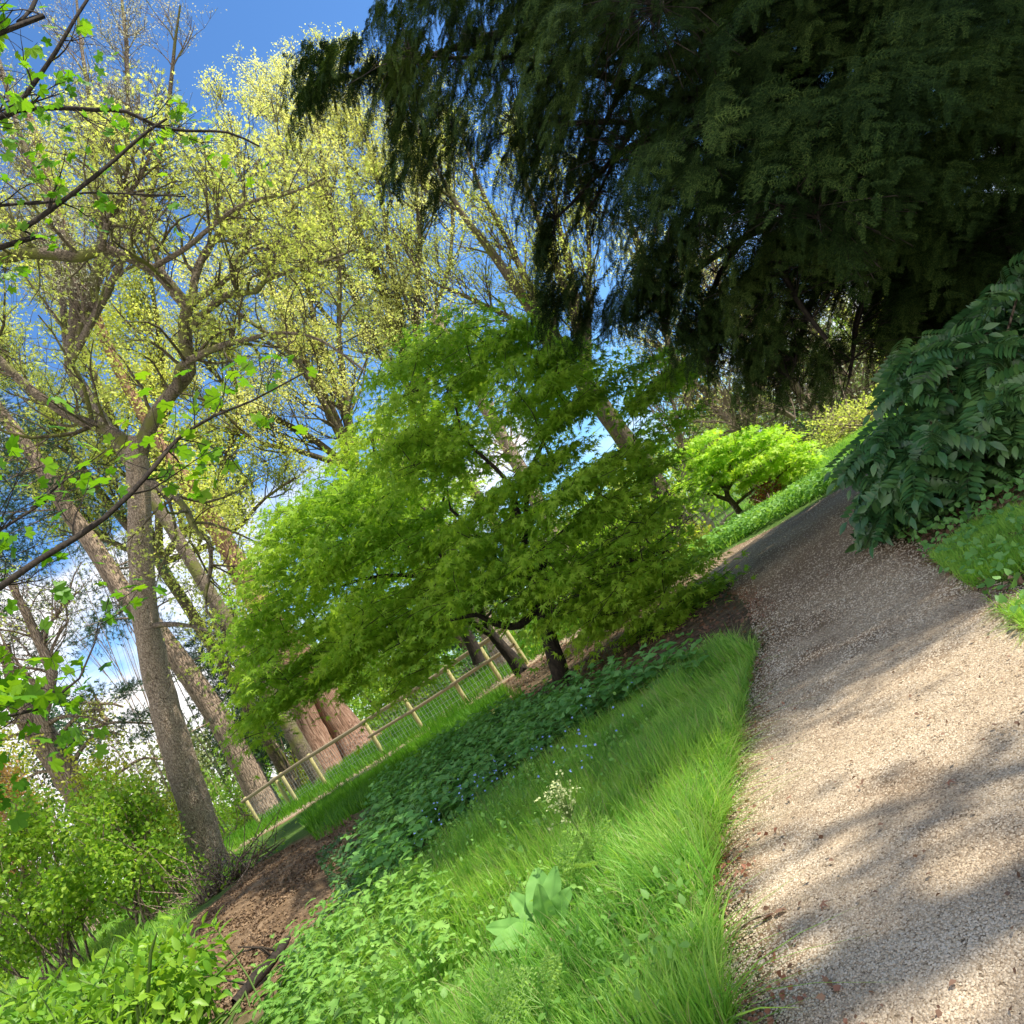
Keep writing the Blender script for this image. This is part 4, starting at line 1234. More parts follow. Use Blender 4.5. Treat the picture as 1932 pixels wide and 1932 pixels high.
for pix, Y in (([(1560, 640), (1500, 560), (1440, 430), (1400, 330)], 7.5), ([(1340, 720), (1330, 600), (1380, 480), (1480, 380), (1600, 330)], 8.5),
               ([(1210, 600), (1300, 520), (1420, 440), (1600, 360)], 9.0), ([(580, 158), (680, 140), (800, 110), (950, 60), (1150, 20)], 9.5), ([(980, 240), (1150, 230), (1330, 250), (1550, 300)], 8)):
    q = traced(tb, pix, [4, 6, 9], Y, .2, 6, .03); lims.append(q)
tb.build('trunk', M['bark_dark'], ty)
tb = Tubes()
LP = np.concatenate([q for q, r in lims]); 
for c in cand:
    a = LP[int(np.argmin(np.linalg.norm(LP - c, axis=1)))]
    if np.linalg.norm(a - c) > .8: continue
    tb.add([a, (a + c) / 2 + np.array([0, 0, .1]) + rng.normal(size=3) * .05, c, c + np.array([.0, 0, -.02])], [.007, .005, .004, .002], 3)
tb.build('branches', M['bark_dark'], ty, False)
n = len(cand); K = 11
outw = unit(np.column_stack([cand[:, 0] - yb[0], cand[:, 1] - yb[1], np.zeros(n)]) + rng.normal(size=(n, 3)) * [.5, .5, 0])
Lb = rng.uniform(.35, .95, n)
tt_ = (np.arange(K) + .3) / K
pos = (cand + np.array([0, 0, .42]) - outw * .25)[:, None, :] + outw[:, None, :] * (Lb[:, None] * tt_[None])[:, :, None] * .9 + np.array([0, 0, -1.]) * (Lb[:, None] * tt_[None] ** 1.6)[:, :, None] * .62
tan = unit(outw[:, None, :] * .9 + np.array([0, 0, -1.]) * (1.2 * tt_[None, :, None] ** .6))
sidev = np.cross(outw, [0, 0, 1.])[:, None, :] * np.where(np.arange(K) % 2 == 0, 1, -1)[None, :, None]
dd = unit(tan + sidev * .75 + rng.normal(size=pos.shape) * .2).reshape(-1, 3)
nn = unit(np.repeat(outw, K, 0) * .5 + rng.normal(size=(n * K, 3)) * .3 + np.array([0, 0, .7]))
sz = (rng.uniform(.8, 1.2, (n, K)) * (.27 - .15 * tt_[None])).ravel()
pos = pos.reshape(-1, 3)
vs = []
for s in range(3):
    T = needle_spray(20 + s, 1.0, 7, .36)
    k = np.arange(n * K) % 3 == s
    vs.append(place(*T, pos[k], frames(dd[k], nn[k]), sz[k]))
V, Fa = combine(vs)
mesh_obj('needles', V, Fa, M['yew'], ty)

# -- glossy evergreen shrub with feathered leaves (right)
def pinnate(seed, nl=7):
    r = random.Random(seed); parts_ = []
    lf = simple_leaf(.22, .12, .25, 4)
    for i in range(nl):
        t = .18 + .78 * i / nl
        for s in (-1, 1):
            dd_ = np.array([s * .92, .38, r.uniform(-.25, -.05)])
            parts_.append(place(*lf, np.array([[0, t, -.32 * t * t]]), frames(np.array([dd_]), np.array([[s * .15, 0, 1.]])), np.array([r.uniform(.30, .36) * (1 - .25 * abs(t - .5))])))
    parts_.append(place(*lf, np.array([[0, .97, -.31]]), frames(np.array([[0, .9, -.4]]), np.array([[0, .3, 1.]])), np.array([.36])))
    parts_.append((np.array([(-.008, 0, 0), (.008, 0, 0), (.006, .5, -.08), (-.006, .5, -.08), (.004, .97, -.31), (-.004, .97, -.31)]), np.array([(0, 1, 2), (0, 2, 3), (3, 2, 4), (3, 4, 5)])))
    return combine(parts_)
MAH = [(1655, 770), (1655, 700), (1720, 640), (1790, 590), (1830, 540), (1880, 510), (1940, 480), (2080, 470), (2080, 900), (1960, 930), (1900, 985), (1830, 985), (1760, 980), (1700, 985), (1650, 970), (1625, 900), (1620, 840)]
mb = P(1790, 1000, 6.3)
tm = empty('mahonia_shrub', (mb[0], mb[1], float(ground_z(mb[0], mb[1]))), 'glossy dark green shrub with long feathered leaves at the right edge of the path', 'shrub')
hubs = crown_points(MAH, 6.3, 1.0, 330, 150)
hubs = hubs[vnoise(hubs[:, 0], hubs[:, 2], 4.5, 501) + .6 * vnoise(hubs[:, 1], hubs[:, 2], 5, 502) > -.55]
rtb = Tubes(); mg = float(ground_z(mb[0], mb[1]))
for h in hubs[::5]:
    a = np.array([mb[0] + .5 + rng.normal() * .2, mb[1] + .5 + rng.normal() * .2, mg - .05])
    q, rr = spline([a, a * .5 + h * .5 + rng.normal(size=3) * .1, h], [.018, .014, .008], .15)
    rtb.add(q, rr, 5)
rtb.build('stems', M['bark_brown'], tm, False)
vs = []
for s in range(2):
    T = pinnate(70 + s, 7 + s)
    c = np.repeat(hubs[s::2], 5, 0); n = len(c)
    a = np.tile(np.arange(5) / 5 * 2 * math.pi, len(hubs[s::2])) + rng.normal(size=n) * .3
    d = unit(np.column_stack([np.cos(a), np.sin(a), rng.uniform(-.3, .5, n)]) * 1.0 + np.array([-.3, -.5, -.4]))
    nn = unit(rng.normal(size=(n, 3)) * .45 + np.array([-.25, -.75, .75]))
    vs.append(place(*T, c + rng.normal(size=(n, 3)) * .03, frames(d, nn), rng.uniform(.19, .36, n)))
V, Fa = combine(vs)
mesh_obj('leaves', V, Fa, M['mahonia'], tm)

# -- sycamore whose low branches hang in from the left
sb = np.array([-5.6, 3.2])
ts = tree('sycamore_tree', (sb[0], sb[1], float(ground_z(*sb))), 'sycamore with big fresh green leaves whose long thin branches reach in from the left edge')
tb = Tubes(); sl = []
q, rr = spline([(sb[0], sb[1], -.8), (sb[0] - .05, sb[1], 1.5), (sb[0], sb[1] + .1, 4), (sb[0] + .1, sb[1] + .3, 7)], [.2, .17, .13, .07], .3)
tb.add(q, rr, 12, .03)
def from_trunk(pix, hw, Y, zt):
    pts = [P(a, b, y) for (a, b), y in zip(pix, np.linspace(Y[0], Y[1], len(pix)))]
    tz = pts[0][2] - .5 if zt is None else zt
    a = np.array([sb[0], sb[1] + .1, tz])
    rad = np.interp(np.linspace(0, 1, len(pix)), np.linspace(0, 1, len(hw)), hw) * np.linspace(Y[0], Y[1], len(pix)) / F
    p, r = spline([a, *pts], [rad[0] * 1.3, *rad], .12)
    tb.add(p, r, 7, .03); k = len(p) // 5
    sl.append((p[k:], r[k:]))
from_trunk(px4([(0, 1370), (200, 1230), (400, 1110), (560, 1000), (700, 870), (850, 700), (960, 570), (1150, 450), (1350, 370), (1650, 210)]), [7, 6, 5, 3, 1.5], (4.3, 5.6), None)
from_trunk([(0, 1355), (70, 1338), (115, 1308), (150, 1280), (178, 1215), (186, 1175)], [3.5, 3, 2, 1], (4.6, 5.2), None)
from_trunk([(0, 1000), (60, 960), (130, 900), (200, 850)], [3, 2, 1], (4.6, 5.4), None)
from_trunk(px1([(-40, 650), (80, 590), (140, 510), (300, 280), (400, 110), (470, 0), (520, -90)]), [6, 5, 3.5, 3], (6.4, 6.8), None)
from_trunk(px1([(-60, 200), (100, 120), (170, 50), (210, -40)]), [6, 5, 4], (5, 5.3), None)
from_trunk(px1([(-40, 1345), (120, 1240), (330, 1090), (500, 960), (620, 860), (780, 720), (900, 640)]), [6, 5, 4, 2.5], (6.6, 7.4), None)
from_trunk(px1([(-20, 660), (80, 600), (300, 582), (500, 592), (680, 602), (850, 682), (1000, 705), (1230, 715), (1400, 790)]), [6, 5, 4, 3, 2], (6.8, 7.8), None)
from_trunk(px1([(-20, 1110), (150, 1100), (330, 1080), (450, 1040), (800, 1050), (1000, 1060)]), [3.5, 3, 2, 1.5], (6.8, 7.6), None)
from_trunk(px1([(400, 700), (420, 420), (470, 330), (510, 390), (500, 240), (560, 130)]), [2.5, 2, 1.5], (7, 7.4), None) if False else None
tb.build('trunk', M['bark_dark'], ts)
tb = Tubes(); tips = ([], [])
for i, (p, r) in enumerate(sl):
    grow(tb, p, r, 15 if i else 24, .75, 1.0, .05, .18, 2, 4, .05, 1, 3, .003, .5, tips, 5, .55)
tb.build('branches', M['bark_dark'], ts, False)
tp_ = np.array(tips[0]); sel = []
for a in tp_:
    sel.append(True)
foliage('leaves', leaves_at(tips, 1, .08, T_SYC, .05, .9, .6, droop=-.5), M['sycamore'], ts)
tlow = [(a, b) for a, b in zip(*tips) if a[2] < 2.6]
foliage('low_leaves', leaves_at(([a for a, b in tlow], [b for a, b in tlow]), 2, .078, T_SYC, .10, .9, 1.0, droop=-.5), M['sycamore'], ts)

# ------------------------------------------------------------------ shrubs and lower background
def shrub(name, label, poly, Y, half, n, per, size, mat, tm_=T_OVATE3, rad=.35, stems=14, rp=90, cat='shrub', stemm='bark_brown', base_px=None, group=None, flat=.4, shoots=0):
    c = crown_points(poly, Y, half, n, rp)
    kk = (vnoise(c[:, 0], c[:, 2], 2.2 / rad, 201) + vnoise(c[:, 1], c[:, 2] + 3, 2.2 / rad, 202)) > -.35
    if kk.sum() > 20: c = c[kk]
    n = len(c)
    b = np.array([c[:, 0].mean(), c[:, 1].mean()]); bz = float(ground_z(*b))
    t = empty(name, (b[0], b[1], bz), label, cat, group)
    tb = Tubes()
    for h in c[rng.choice(n, min(stems, n), replace=False)]:
        a = np.array([b[0] + rng.normal() * half * .3, b[1] + rng.normal() * half * .3, bz - .1])
        q, rr = spline([a, a * .4 + h * .6 + rng.normal(size=3) * .12, h], [.03, .02, .008], .3)
        tb.add(q, rr, 4)
        for _ in range(3):
            e = h + rng.normal(size=3) * rad
            tb.add([q[len(q) // 2], (q[len(q) // 2] + e) / 2 + rng.normal(size=3) * .1, e], [.012, .009, .004], 3)
    tb.build('stems', M[stemm], t, False)
    if shoots:
        top = c[np.argsort(-c[:, 2])[:max(20, len(c) // 2)]]
        ex = []
        stb = Tubes()
        for h in top[rng.choice(len(top), shoots)]:
            L_ = rad * rng.uniform(1.2, 2.8); d_ = unit(np.array([rng.normal() * .35, rng.normal() * .35, 1.]))
            stb.add([h, h + d_ * L_ * .5 + rng.normal(size=3) * .03, h + d_ * L_], [.008, .006, .003], 3)
            for s_ in np.linspace(.3, 1, 5): ex.append(h + d_ * L_ * s_)
        stb.build('shoots', M[stemm], t, False)
        ex = np.array(ex)
    cc_ = np.repeat(c, per, 0)
    m0 = len(cc_)
    if shoots: cc_ = np.vstack([cc_, np.repeat(ex, 6, 0)])
    m_ = len(cc_)
    off = unit(rng.normal(size=(m_, 3))) * (rng.random(m_) ** .4)[:, None] * rad
    off[m0:] *= .35
    d = unit(off / rad + rng.normal(size=(m_, 3)) * .6)
    nn_ = unit(rng.normal(size=(m_, 3)) * .7 + np.array([0, 0, flat * 2.]))
    V, Fa = place(*tm_, cc_ + off, frames(d, nn_), size * rng.uniform(.6, 1.2, m_))
    mesh_obj('leaves', V, Fa, M[mat], t)
    return t

shrub('leafy_shrub', 'bright green leafy shrub growing just left of the thick pale trunk', [(190, 1510), (260, 1490), (320, 1560), (350, 1620), (335, 1670), (270, 1700), (190, 1735), (120, 1720), (130, 1580)], 15.5, 1.3, 190, 40, .10, 'shrub', rad=.34, shoots=60)
shrub('leafy_shrub', 'dense green shrub filling the left edge above the lawn', [(-60, 1620), (40, 1560), (130, 1540), (180, 1600), (195, 1710), (110, 1770), (0, 1830), (-60, 1860)], 16, 1.6, 230, 44, .11, 'shrub', rad=.4, shoots=60)
shrub('leafy_shrub', 'tall light green shrub behind the others, left of the thick trunk', [(150, 1540), (180, 1460), (260, 1470), (320, 1500), (345, 1580), (300, 1640), (180, 1640)], 18.5, 1.5, 120, 45, .10, 'shrub_yellow', rad=.45, shoots=50)
shrub('azalea_shrub', 'orange-tinted shrub at the far left edge', [(-60, 1480), (20, 1470), (60, 1520), (90, 1590), (50, 1650), (-60, 1680)], 19, 1.2, 100, 50, .09, 'shrub_orange', rad=.4, shoots=30)
shrub('leafing_tree', 'yellow-green small tree at the left edge above the orange shrub', [(-80, 1330), (0, 1370), (70, 1420), (110, 1470), (90, 1520), (0, 1500), (-80, 1500)], 24, 1.6, 90, 50, .11, 'shrub_yellow', rad=.5, cat='tree')
shrub('bramble_bush', 'tangled twiggy bush with sparse leaves at the foot of the thick pale trunk', [(330, 1680), (370, 1610), (440, 1600), (520, 1560), (560, 1590), (480, 1640), (420, 1700), (340, 1740)], 13, .9, 90, 14, .05, 'shrub', rad=.35, stems=60)
shrub('dark_conifer', 'dark green bushy conifer between the pine trunk and the redwood', [(360, 1190), (430, 1150), (480, 1200), (540, 1290), (590, 1400), (560, 1450), (480, 1460), (420, 1400), (360, 1290)], 38, 3.2, 200, 40, .5, 'conifer', T_MINI, rad=1.0, stems=6, cat='tree')
shrub('weeping_tree', 'soft fine-leaved green tree to the right of the redwood trunk', [(600, 1290), (680, 1250), (760, 1240), (850, 1230), (860, 1290), (780, 1340), (700, 1380), (650, 1340)], 36, 3, 170, 60, .16, 'shrub', T_DIAM, rad=.9, stems=10, cat='tree')
shrub('dark_conifer', 'blue-green conifer high on the left behind the thick trunk', [(60, 760), (120, 790), (160, 830), (150, 900), (80, 950), (30, 1050), (-60, 1100), (-60, 980), (0, 880), (40, 820)], 42, 3, 120, 30, .55, 'conifer', T_MINI, rad=1.1, stems=6, cat='tree')
shrub('dark_conifer', 'dark pine crown behind the hanging sycamore leaves at the left', [(100, 1000), (220, 960), (250, 1100), (200, 1200), (60, 1260), (-60, 1300), (-60, 1120)], 44, 3, 110, 26, .55, 'conifer', T_MINI, rad=1.2, stems=8, cat='tree')
shrub('leafing_tree', 'olive green tree hanging behind the drooping left side of the maple', [(340, 1040), (430, 1000), (520, 1060), (470, 1160), (530, 1250), (500, 1300), (420, 1230), (330, 1180)], 33, 2.4, 110, 50, .13, 'yellowgreen', T_DIAM, rad=.8, stems=30, cat='tree')
# behind the big maples and at the bend
shrub('leafy_shrub', 'green undergrowth bush behind the maple trunks right of the fence', [(1000, 1230), (1060, 1150), (1150, 1090), (1230, 1090), (1290, 1050), (1290, 1100), (1200, 1160), (1100, 1200)], 19, 1.5, 120, 45, .09, 'shrub', rad=.4)
shrub('leafy_shrub', 'sunlit pale green bush on the verge at the left end of the visible path', [(1290, 1010), (1330, 990), (1350, 1030), (1320, 1065), (1290, 1080), (1260, 1060)], 18.2, .7, 60, 50, .06, 'shrub_yellow', rad=.25)
shrub('azalea_shrub', 'low red-leaved shrub right of the lime maple trunk', [(1415, 955), (1430, 925), (1465, 912), (1475, 935), (1445, 962), (1425, 968)], 19.3, .5, 50, 50, .055, 'shrub_red', rad=.2)
shrub('leafy_shrub', 'low green shrub on the verge between the lime maple and the path', [(1380, 1000), (1440, 965), (1500, 920), (1520, 925), (1450, 985), (1390, 1020)], 18.2, .6, 70, 50, .06, 'shrub', rad=.22)

# contorted pale shrub beneath the lime maple
cb = P(1358, 1035, 19.2)
tcn = empty('contorted_shrub', (cb[0], cb[1], float(ground_z(cb[0], cb[1]))), 'pale twisted leafless shrub under the lime green maple', 'shrub')
tb = Tubes(); cl_ = []
for pix in ([(1360, 1040), (1352, 1010), (1345, 990), (1310, 975), (1290, 955)], [(1360, 1040), (1358, 1000), (1370, 975), (1385, 965)], [(1360, 1035), (1340, 1000), (1335, 975), (1350, 950)],
            [(1358, 1035), (1375, 1000), (1390, 985), (1420, 975)], [(1345, 990), (1320, 960), (1330, 935)]):
    cl_.append(traced(tb, pix, [4.5, 3, 1.5], 19.2, .15, 7, .08))
for p, r in cl_: grow(tb, p, r, 9, .7, 1, .1, .4, 2, 3, .3, 1, 3, .006, .6, None, 5, .5)
tb.build('stems', M['twig_white'], tcn)

# thickets and trunks at the right, beyond the bend
def bare_tree(name, label, stems, Y, bark, nb, blen, leafm, lsize, per, keep, cat='tree', minr=.008, up=.2, tm_=T_DIAM, lv=3, jit=.2):
    base = P(*stems[0][0][0], Y)
    t = tree(name, (base[0], base[1], float(ground_z(base[0], base[1]))), label, cat)
    tb = Tubes(); lim = [traced(tb, pix, hw, (Y, Y + dY), .4, 8, .03) for pix, hw, dY in stems]
    tb.build('trunk', M[bark], t)
    tb = Tubes(); tips = ([], [])
    for p, r in lim: grow(tb, p, r, nb, blen, .9, up, .2, lv, 4, .05, 1, 3, minr, .5, tips, 5, .55)
    tb.build('branches', M[bark], t, False)
    if leafm: foliage('leaves', leaves_at(tips, per, lsize, tm_, jit, .3, keep), M[leafm], t)
    return t
bare_tree('bare_tree', 'leafless pale-twigged tree just behind the lime green maple', [([(1290, 900), (1285, 830), (1270, 760), (1240, 700)], [5, 4, 3], 0), ([(1420, 830), (1360, 780), (1330, 740), (1260, 680)], [6, 5, 4], 1)], 27, 'twig_pale', 26, 2.4, 'yellowgreen', .07, 1, .3)
bare_tree('larch_tree', 'greyish conifer with pale straight trunk and tangled dead twigs beyond the path', [([(1600, 850), (1550, 790), (1500, 730), (1440, 640), (1380, 560)], [11, 10, 9, 7], 0)], 30, 'twig_pale', 90, 2.6, 'conifer_light', .16, 2, .9, lv=2, up=-.02)
bare_tree('larch_tree', 'light trunked conifer furthest right beside the glossy shrub', [([(1680, 840), (1630, 770), (1580, 690), (1520, 600)], [12, 10, 9], 0)], 33, 'twig_pale', 80, 2.6, 'conifer_light', .18, 2, .9, lv=2, up=0)
bare_tree('bare_tree', 'thin mossy branched tree seen through the gaps low in the evergreen', [([(1500, 790), (1440, 760), (1390, 790), (1330, 760)], [5, 4, 3], 0), ([(1420, 760), (1400, 640), (1360, 540), (1330, 460)], [6, 5, 3], 1), ([(1420, 760), (1480, 620), (1500, 500)], [5, 4, 3], 1)], 28, 'twig_pale', 24, 2.6, 'yellow', .10, 2, .8)
bare_tree('budding_tree', 'yellow budding tree glimpsed behind the low boughs of the evergreen', [([(1300, 760), (1260, 640), (1230, 520), (1180, 400)], [7, 6, 4], 0), ([(1300, 760), (1330, 620), (1300, 480)], [6, 5, 3], 2)], 40, 'bark_branch', 34, 3.4, 'yellow', .14, 3, 1)
bare_tree('budding_tree', 'yellow budding tree furthest right, glimpsed through the evergreen', [([(1640, 740), (1620, 640), (1570, 540), (1500, 430)], [7, 6, 4], 0), ([(1640, 740), (1700, 600), (1680, 480)], [6, 5, 3], 2)], 42, 'bark_branch', 34, 3.4, 'yellowgreen', .14, 3, 1)
shrub('leafy_shrub', 'mossy green shrub mass behind the lime green maple', [(1260, 850), (1300, 760), (1400, 720), (1500, 730), (1600, 760), (1640, 840), (1600, 880), (1540, 870), (1400, 860), (1300, 950)], 34, 3, 190, 45, .13, 'conifer_light', T_DIAM, rad=.8, stems=60, stemm='twig_pale')

shrub('leafy_shrub', 'olive green thicket on the rise right of the lime green maple', [(1540, 800), (1600, 770), (1680, 740), (1720, 800), (1680, 850), (1600, 865), (1545, 850)], 24, 2, 150, 45, .10, 'yellowgreen', T_DIAM, rad=.5, stems=50, stemm='twig_pale')

# two pale trunks seen under the maple
def plain_trunk(name, label, pix, hw, Y, bark, leafm='yellowgreen'):
    base = P(*pix[0], Y)
    t = tree(name, (base[0], base[1], float(ground_z(base[0], base[1]))), label)
    tb = Tubes(); p, r = traced(tb, pix, hw, Y, .4, 14, .03, .2)
    tb.build('trunk', M[bark], t)
    tb = Tubes(); tips = ([], [])
    grow(tb, p, r, 40, 2.4, 1, .15, .2, 2, 4, .45, 1, 3, .008, .4, tips, 5, .5)
    tb.build('branches', M[bark], t, False)
    foliage('leaves', leaves_at(tips, 3, .11, T_DIAM, .2, .3), M[leafm], t)
plain_trunk('beech_tree', 'pale grey trunk directly behind the slim forked maple trunk and fence', [(975, 1275), (945, 1225), (915, 1175), (860, 1080), (800, 960), (720, 820)], [24, 20, 17, 14], 23, 'bark_pale')
plain_trunk('beech_tree', 'pale leaning-topped trunk seen through the gap in the middle of the maple crown', [(1160, 1190), (1100, 1110), (1065, 1050), (1025, 970), (990, 900), (900, 740), (820, 600)], [19, 16, 14, 10], 26, 'bark_pale')
plain_trunk('young_tree', 'slender dark young trunk on the littered bank right of the maple', [(1190, 1215), (1170, 1170), (1145, 1120), (1115, 1070)], [6, 5, 4], 14.5, 'bark_dark', 'maple')
plain_trunk('young_tree', 'thin dark stem further along the bank near the path corner', [(1280, 1150), (1255, 1110), (1230, 1060), (1190, 1000)], [5, 4, 3], 15.5, 'bark_dark', 'maple')

shrub('low_bush', 'low rounded green bush at the left end of the fence', [(400, 1590), (410, 1520), (450, 1470), (500, 1500), (520, 1560), (470, 1600)], 33, 2.0, 80, 45, .14, 'shrub', T_DIAM, rad=.6)
shrub('low_bush', 'light green bush between the fence and the redwood foot', [(540, 1480), (560, 1430), (620, 1410), (650, 1450), (600, 1500)], 35, 2.0, 60, 45, .14, 'shrub_yellow', T_DIAM, rad=.6)
shrub('low_bush', 'grey-green herbage clump behind the fence near the pale trunks', [(830, 1290), (860, 1250), (920, 1215), (960, 1225), (960, 1260), (890, 1290)], 27, 1.6, 70, 50, .10, 'nettle', T_DIAM, rad=.4)
# far tree belt closing the view
far = [(-60, 1560, 62, 'hazy green tree far off at the left edge'), (120, 1430, 66, 'distant round green tree left of the cedar trunk'), (330, 1480, 60, 'distant tree behind the thick trunk and the pine'),
       (520, 1330, 64, 'distant dark tree behind the redwood'), (700, 1240, 58, 'distant green tree right of the redwood'), (860, 1150, 62, 'distant tree behind the slim maple'),
       (1040, 1080, 58, 'distant tree seen below the middle of the maple crown'), (1200, 990, 60, 'distant tree behind the right side of the maple'), (1350, 850, 56, 'distant tree behind the lime maple'),
       (1500, 760, 58, 'distant tree above the bend of the path'), (1650, 680, 56, 'distant tree behind the glossy shrub')]
for i, (x, y, Y, lab) in enumerate(far):
    poly = [(x - 90, y - 10), (x - 60, y - 80), (x, y - 120), (x + 60, y - 110), (x + 95, y - 50), (x + 80, y + 30), (x + 20, y + 70), (x - 60, y + 60)]
    shrub('distant_tree', lab, poly, Y, 5, 130, 26, .42, ['shrub', 'yellowgreen', 'conifer_light', 'conifer'][(i * 3) % 4], T_DIAM, rad=1.6, stems=14, cat='tree', rp=80)

# distant wood closing the valley
nw_ = 5200
aw = np.radians(rng.uniform(-58, 45, nw_)); rw = rng.uniform(92, 125, nw_)
hx, hy = rw * np.sin(aw), rw * np.cos(aw)
hh = np.clip(5.5 + 2.2 * vnoise(hx, hy, .12, 401) + 1.2 * vnoise(hx, hy, .5, 402), 1.5, 10)
zz = -9 + (9 + hh) * rng.random(nw_) ** .6
V, Fa = place(*T_MINI, np.column_stack([hx, hy, zz]), frames(rng.normal(size=(nw_, 3)) + [0, 0, .6], rng.normal(size=(nw_, 3))), rng.uniform(2.5, 5, nw_))
tag(mesh_obj('distant_wood', V, Fa, M['shrub']), 'far green woodland across the valley', kind='stuff')

# ------------------------------------------------------------------ undergrowth
def nettle_plants(pts, h, leaf, nl, zf=ground_z):
    """upright stems with pairs of toothed-looking leaves"""
    n = len(pts)
    z = zf(pts[:, 0], pts[:, 1]); H = rng.uniform(h[0], h[1], n)
    pos = []; d = []; nn = []; sc = []
    lx = rng.normal(size=(n, 2)) * .12
    for k in range(nl):
        t = (k + 1) / nl
        a = rng.uniform(0, 6.28, n) if k == 0 else a + 1.57
        for s in (0, math.pi):
            c = np.column_stack([pts[:, 0] + lx[:, 0] * H * t, pts[:, 1] + lx[:, 1] * H * t, z + H * t])
            pos.append(c); d.append(np.column_stack([np.cos(a + s), np.sin(a + s), rng.uniform(-.35, .25, n)]))
            nn.append(np.column_stack([rng.normal(size=(n, 2)) * .25, np.ones(n)]))
            sc.append(leaf * rng.uniform(.7, 1.15, n) * (1.15 - .75 * abs(t - .55)))
    return np.concatenate(pos), np.concatenate(d), np.concatenate(nn), np.concatenate(sc)
NET = G2([(700, 1600), (740, 1500), (850, 1420), (960, 1360), (1090, 1320), (1230, 1295), (1300, 1275), (1360, 1270), (1340, 1300), (1200, 1345), (1020, 1480), (880, 1580), (780, 1690), (690, 1700)])
np_ = poly_sample(NET, 1500)
p_, d_, n_, s_ = nettle_plants(np_, (.16, .36), .075, 4)
V, Fa = place(*T_HEART, p_, frames(unit(d_), unit(n_)), s_)
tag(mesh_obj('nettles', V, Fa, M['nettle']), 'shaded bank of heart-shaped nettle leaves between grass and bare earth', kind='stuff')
tb = Tubes()
for q in np_[::2]:
    z = float(ground_z(*q)); tb.add([(q[0], q[1], z), (q[0] + .02, q[1], z + .25)], [.004, .002], 3)
tag(tb.build('nettle_stems', M['stem'], None, False), 'thin green stems of the nettle bank', kind='stuff')
# sunlit nettles low in the picture
NET2 = G2([(600, 1790), (700, 1730), (820, 1690), (900, 1740), (880, 1860), (830, 2000), (640, 2070), (500, 1970)])
np2 = poly_sample(NET2, 330)
p_, d_, n_, s_ = nettle_plants(np2, (.08, .33), .062, 5)
V, Fa = place(*T_NET, p_, frames(unit(d_), unit(n_)), s_)
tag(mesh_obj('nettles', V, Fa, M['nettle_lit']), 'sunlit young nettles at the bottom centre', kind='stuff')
# creeping ivy and small cover
IVY = G2([(600, 1620), (680, 1560), (760, 1470), (900, 1370), (960, 1340), (900, 1420), (800, 1500), (740, 1580), (700, 1680), (640, 1760), (560, 1900), (500, 1960), (560, 1800), (640, 1700)])
ip = poly_sample(IVY, 9000)
m_ = len(ip)
V, Fa = place(*T_HEART, np.column_stack([ip, ground_z(ip[:, 0], ip[:, 1]) + rng.uniform(.01, .07, m_)]), frames(rng.normal(size=(m_, 3)) * [1, 1, .3], np.tile([0, 0, 1.], (m_, 1)) + rng.normal(size=(m_, 3)) * .35), rng.uniform(.02, .045, m_))
tag(mesh_obj('ivy', V, Fa, M['ivy']), 'dark creeping ivy along the edge of the bare earth', kind='stuff')
VERGE = G2([(1300, 1090), (1340, 1055), (1400, 1010), (1500, 935), (1600, 862), (1640, 850), (1600, 840), (1500, 905), (1400, 975), (1320, 1030)])
ip = poly_sample(np.array([(4.9, 12.2), (3.7, 13.5), (2.5, 15.9), (1.2, 17.6), (1.8, 18.6), (3.6, 17), (4.8, 15), (6.5, 13)]), 9000); m_ = len(ip)
V, Fa = place(*T_HEART, np.column_stack([ip, ground_z(ip[:, 0], ip[:, 1]) + rng.uniform(.03, .28, m_)]), frames(rng.normal(size=(m_, 3)) * [1, 1, .3], np.tile([0, 0, 1.], (m_, 1)) + rng.normal(size=(m_, 3)) * .5), rng.uniform(.04, .08, m_))
tag(mesh_obj('ground_cover', V, Fa, M['nettle_lit']), 'bright leafy ground cover along the far side of the path', kind='stuff')
# small forget-me-not flowers
fp = np.concatenate([G2([(1150, 1500)]) + rng.normal(size=(26, 2)) * .16, G2([(930, 1545)]) + rng.normal(size=(60, 2)) * .28, G2([(1090, 1450)]) + rng.normal(size=(30, 2)) * .35])
m_ = len(fp)
fl = []
for a in range(5):
    th = a * 2 * math.pi / 5
    fl.append(place(*T_DIAM, np.zeros((1, 3)), frames(np.array([[math.cos(th), math.sin(th), .1]]), np.array([[0, 0, 1.]])), np.array([[1.3, 1, 1]])))
T_FLW = combine(fl)
V, Fa = place(*T_FLW, np.column_stack([fp, ground_z(fp[:, 0], fp[:, 1]) + rng.uniform(.2, .36, m_)]), frames(rng.normal(size=(m_, 3)), np.tile([0, -.6, 1.], (m_, 1)) + rng.normal(size=(m_, 3)) * .3), np.full(m_, .0085))
tag(mesh_obj('blue_flowers', V, Fa, M['flower']), 'tiny blue forget-me-not flowers among grass and nettles', kind='stuff')

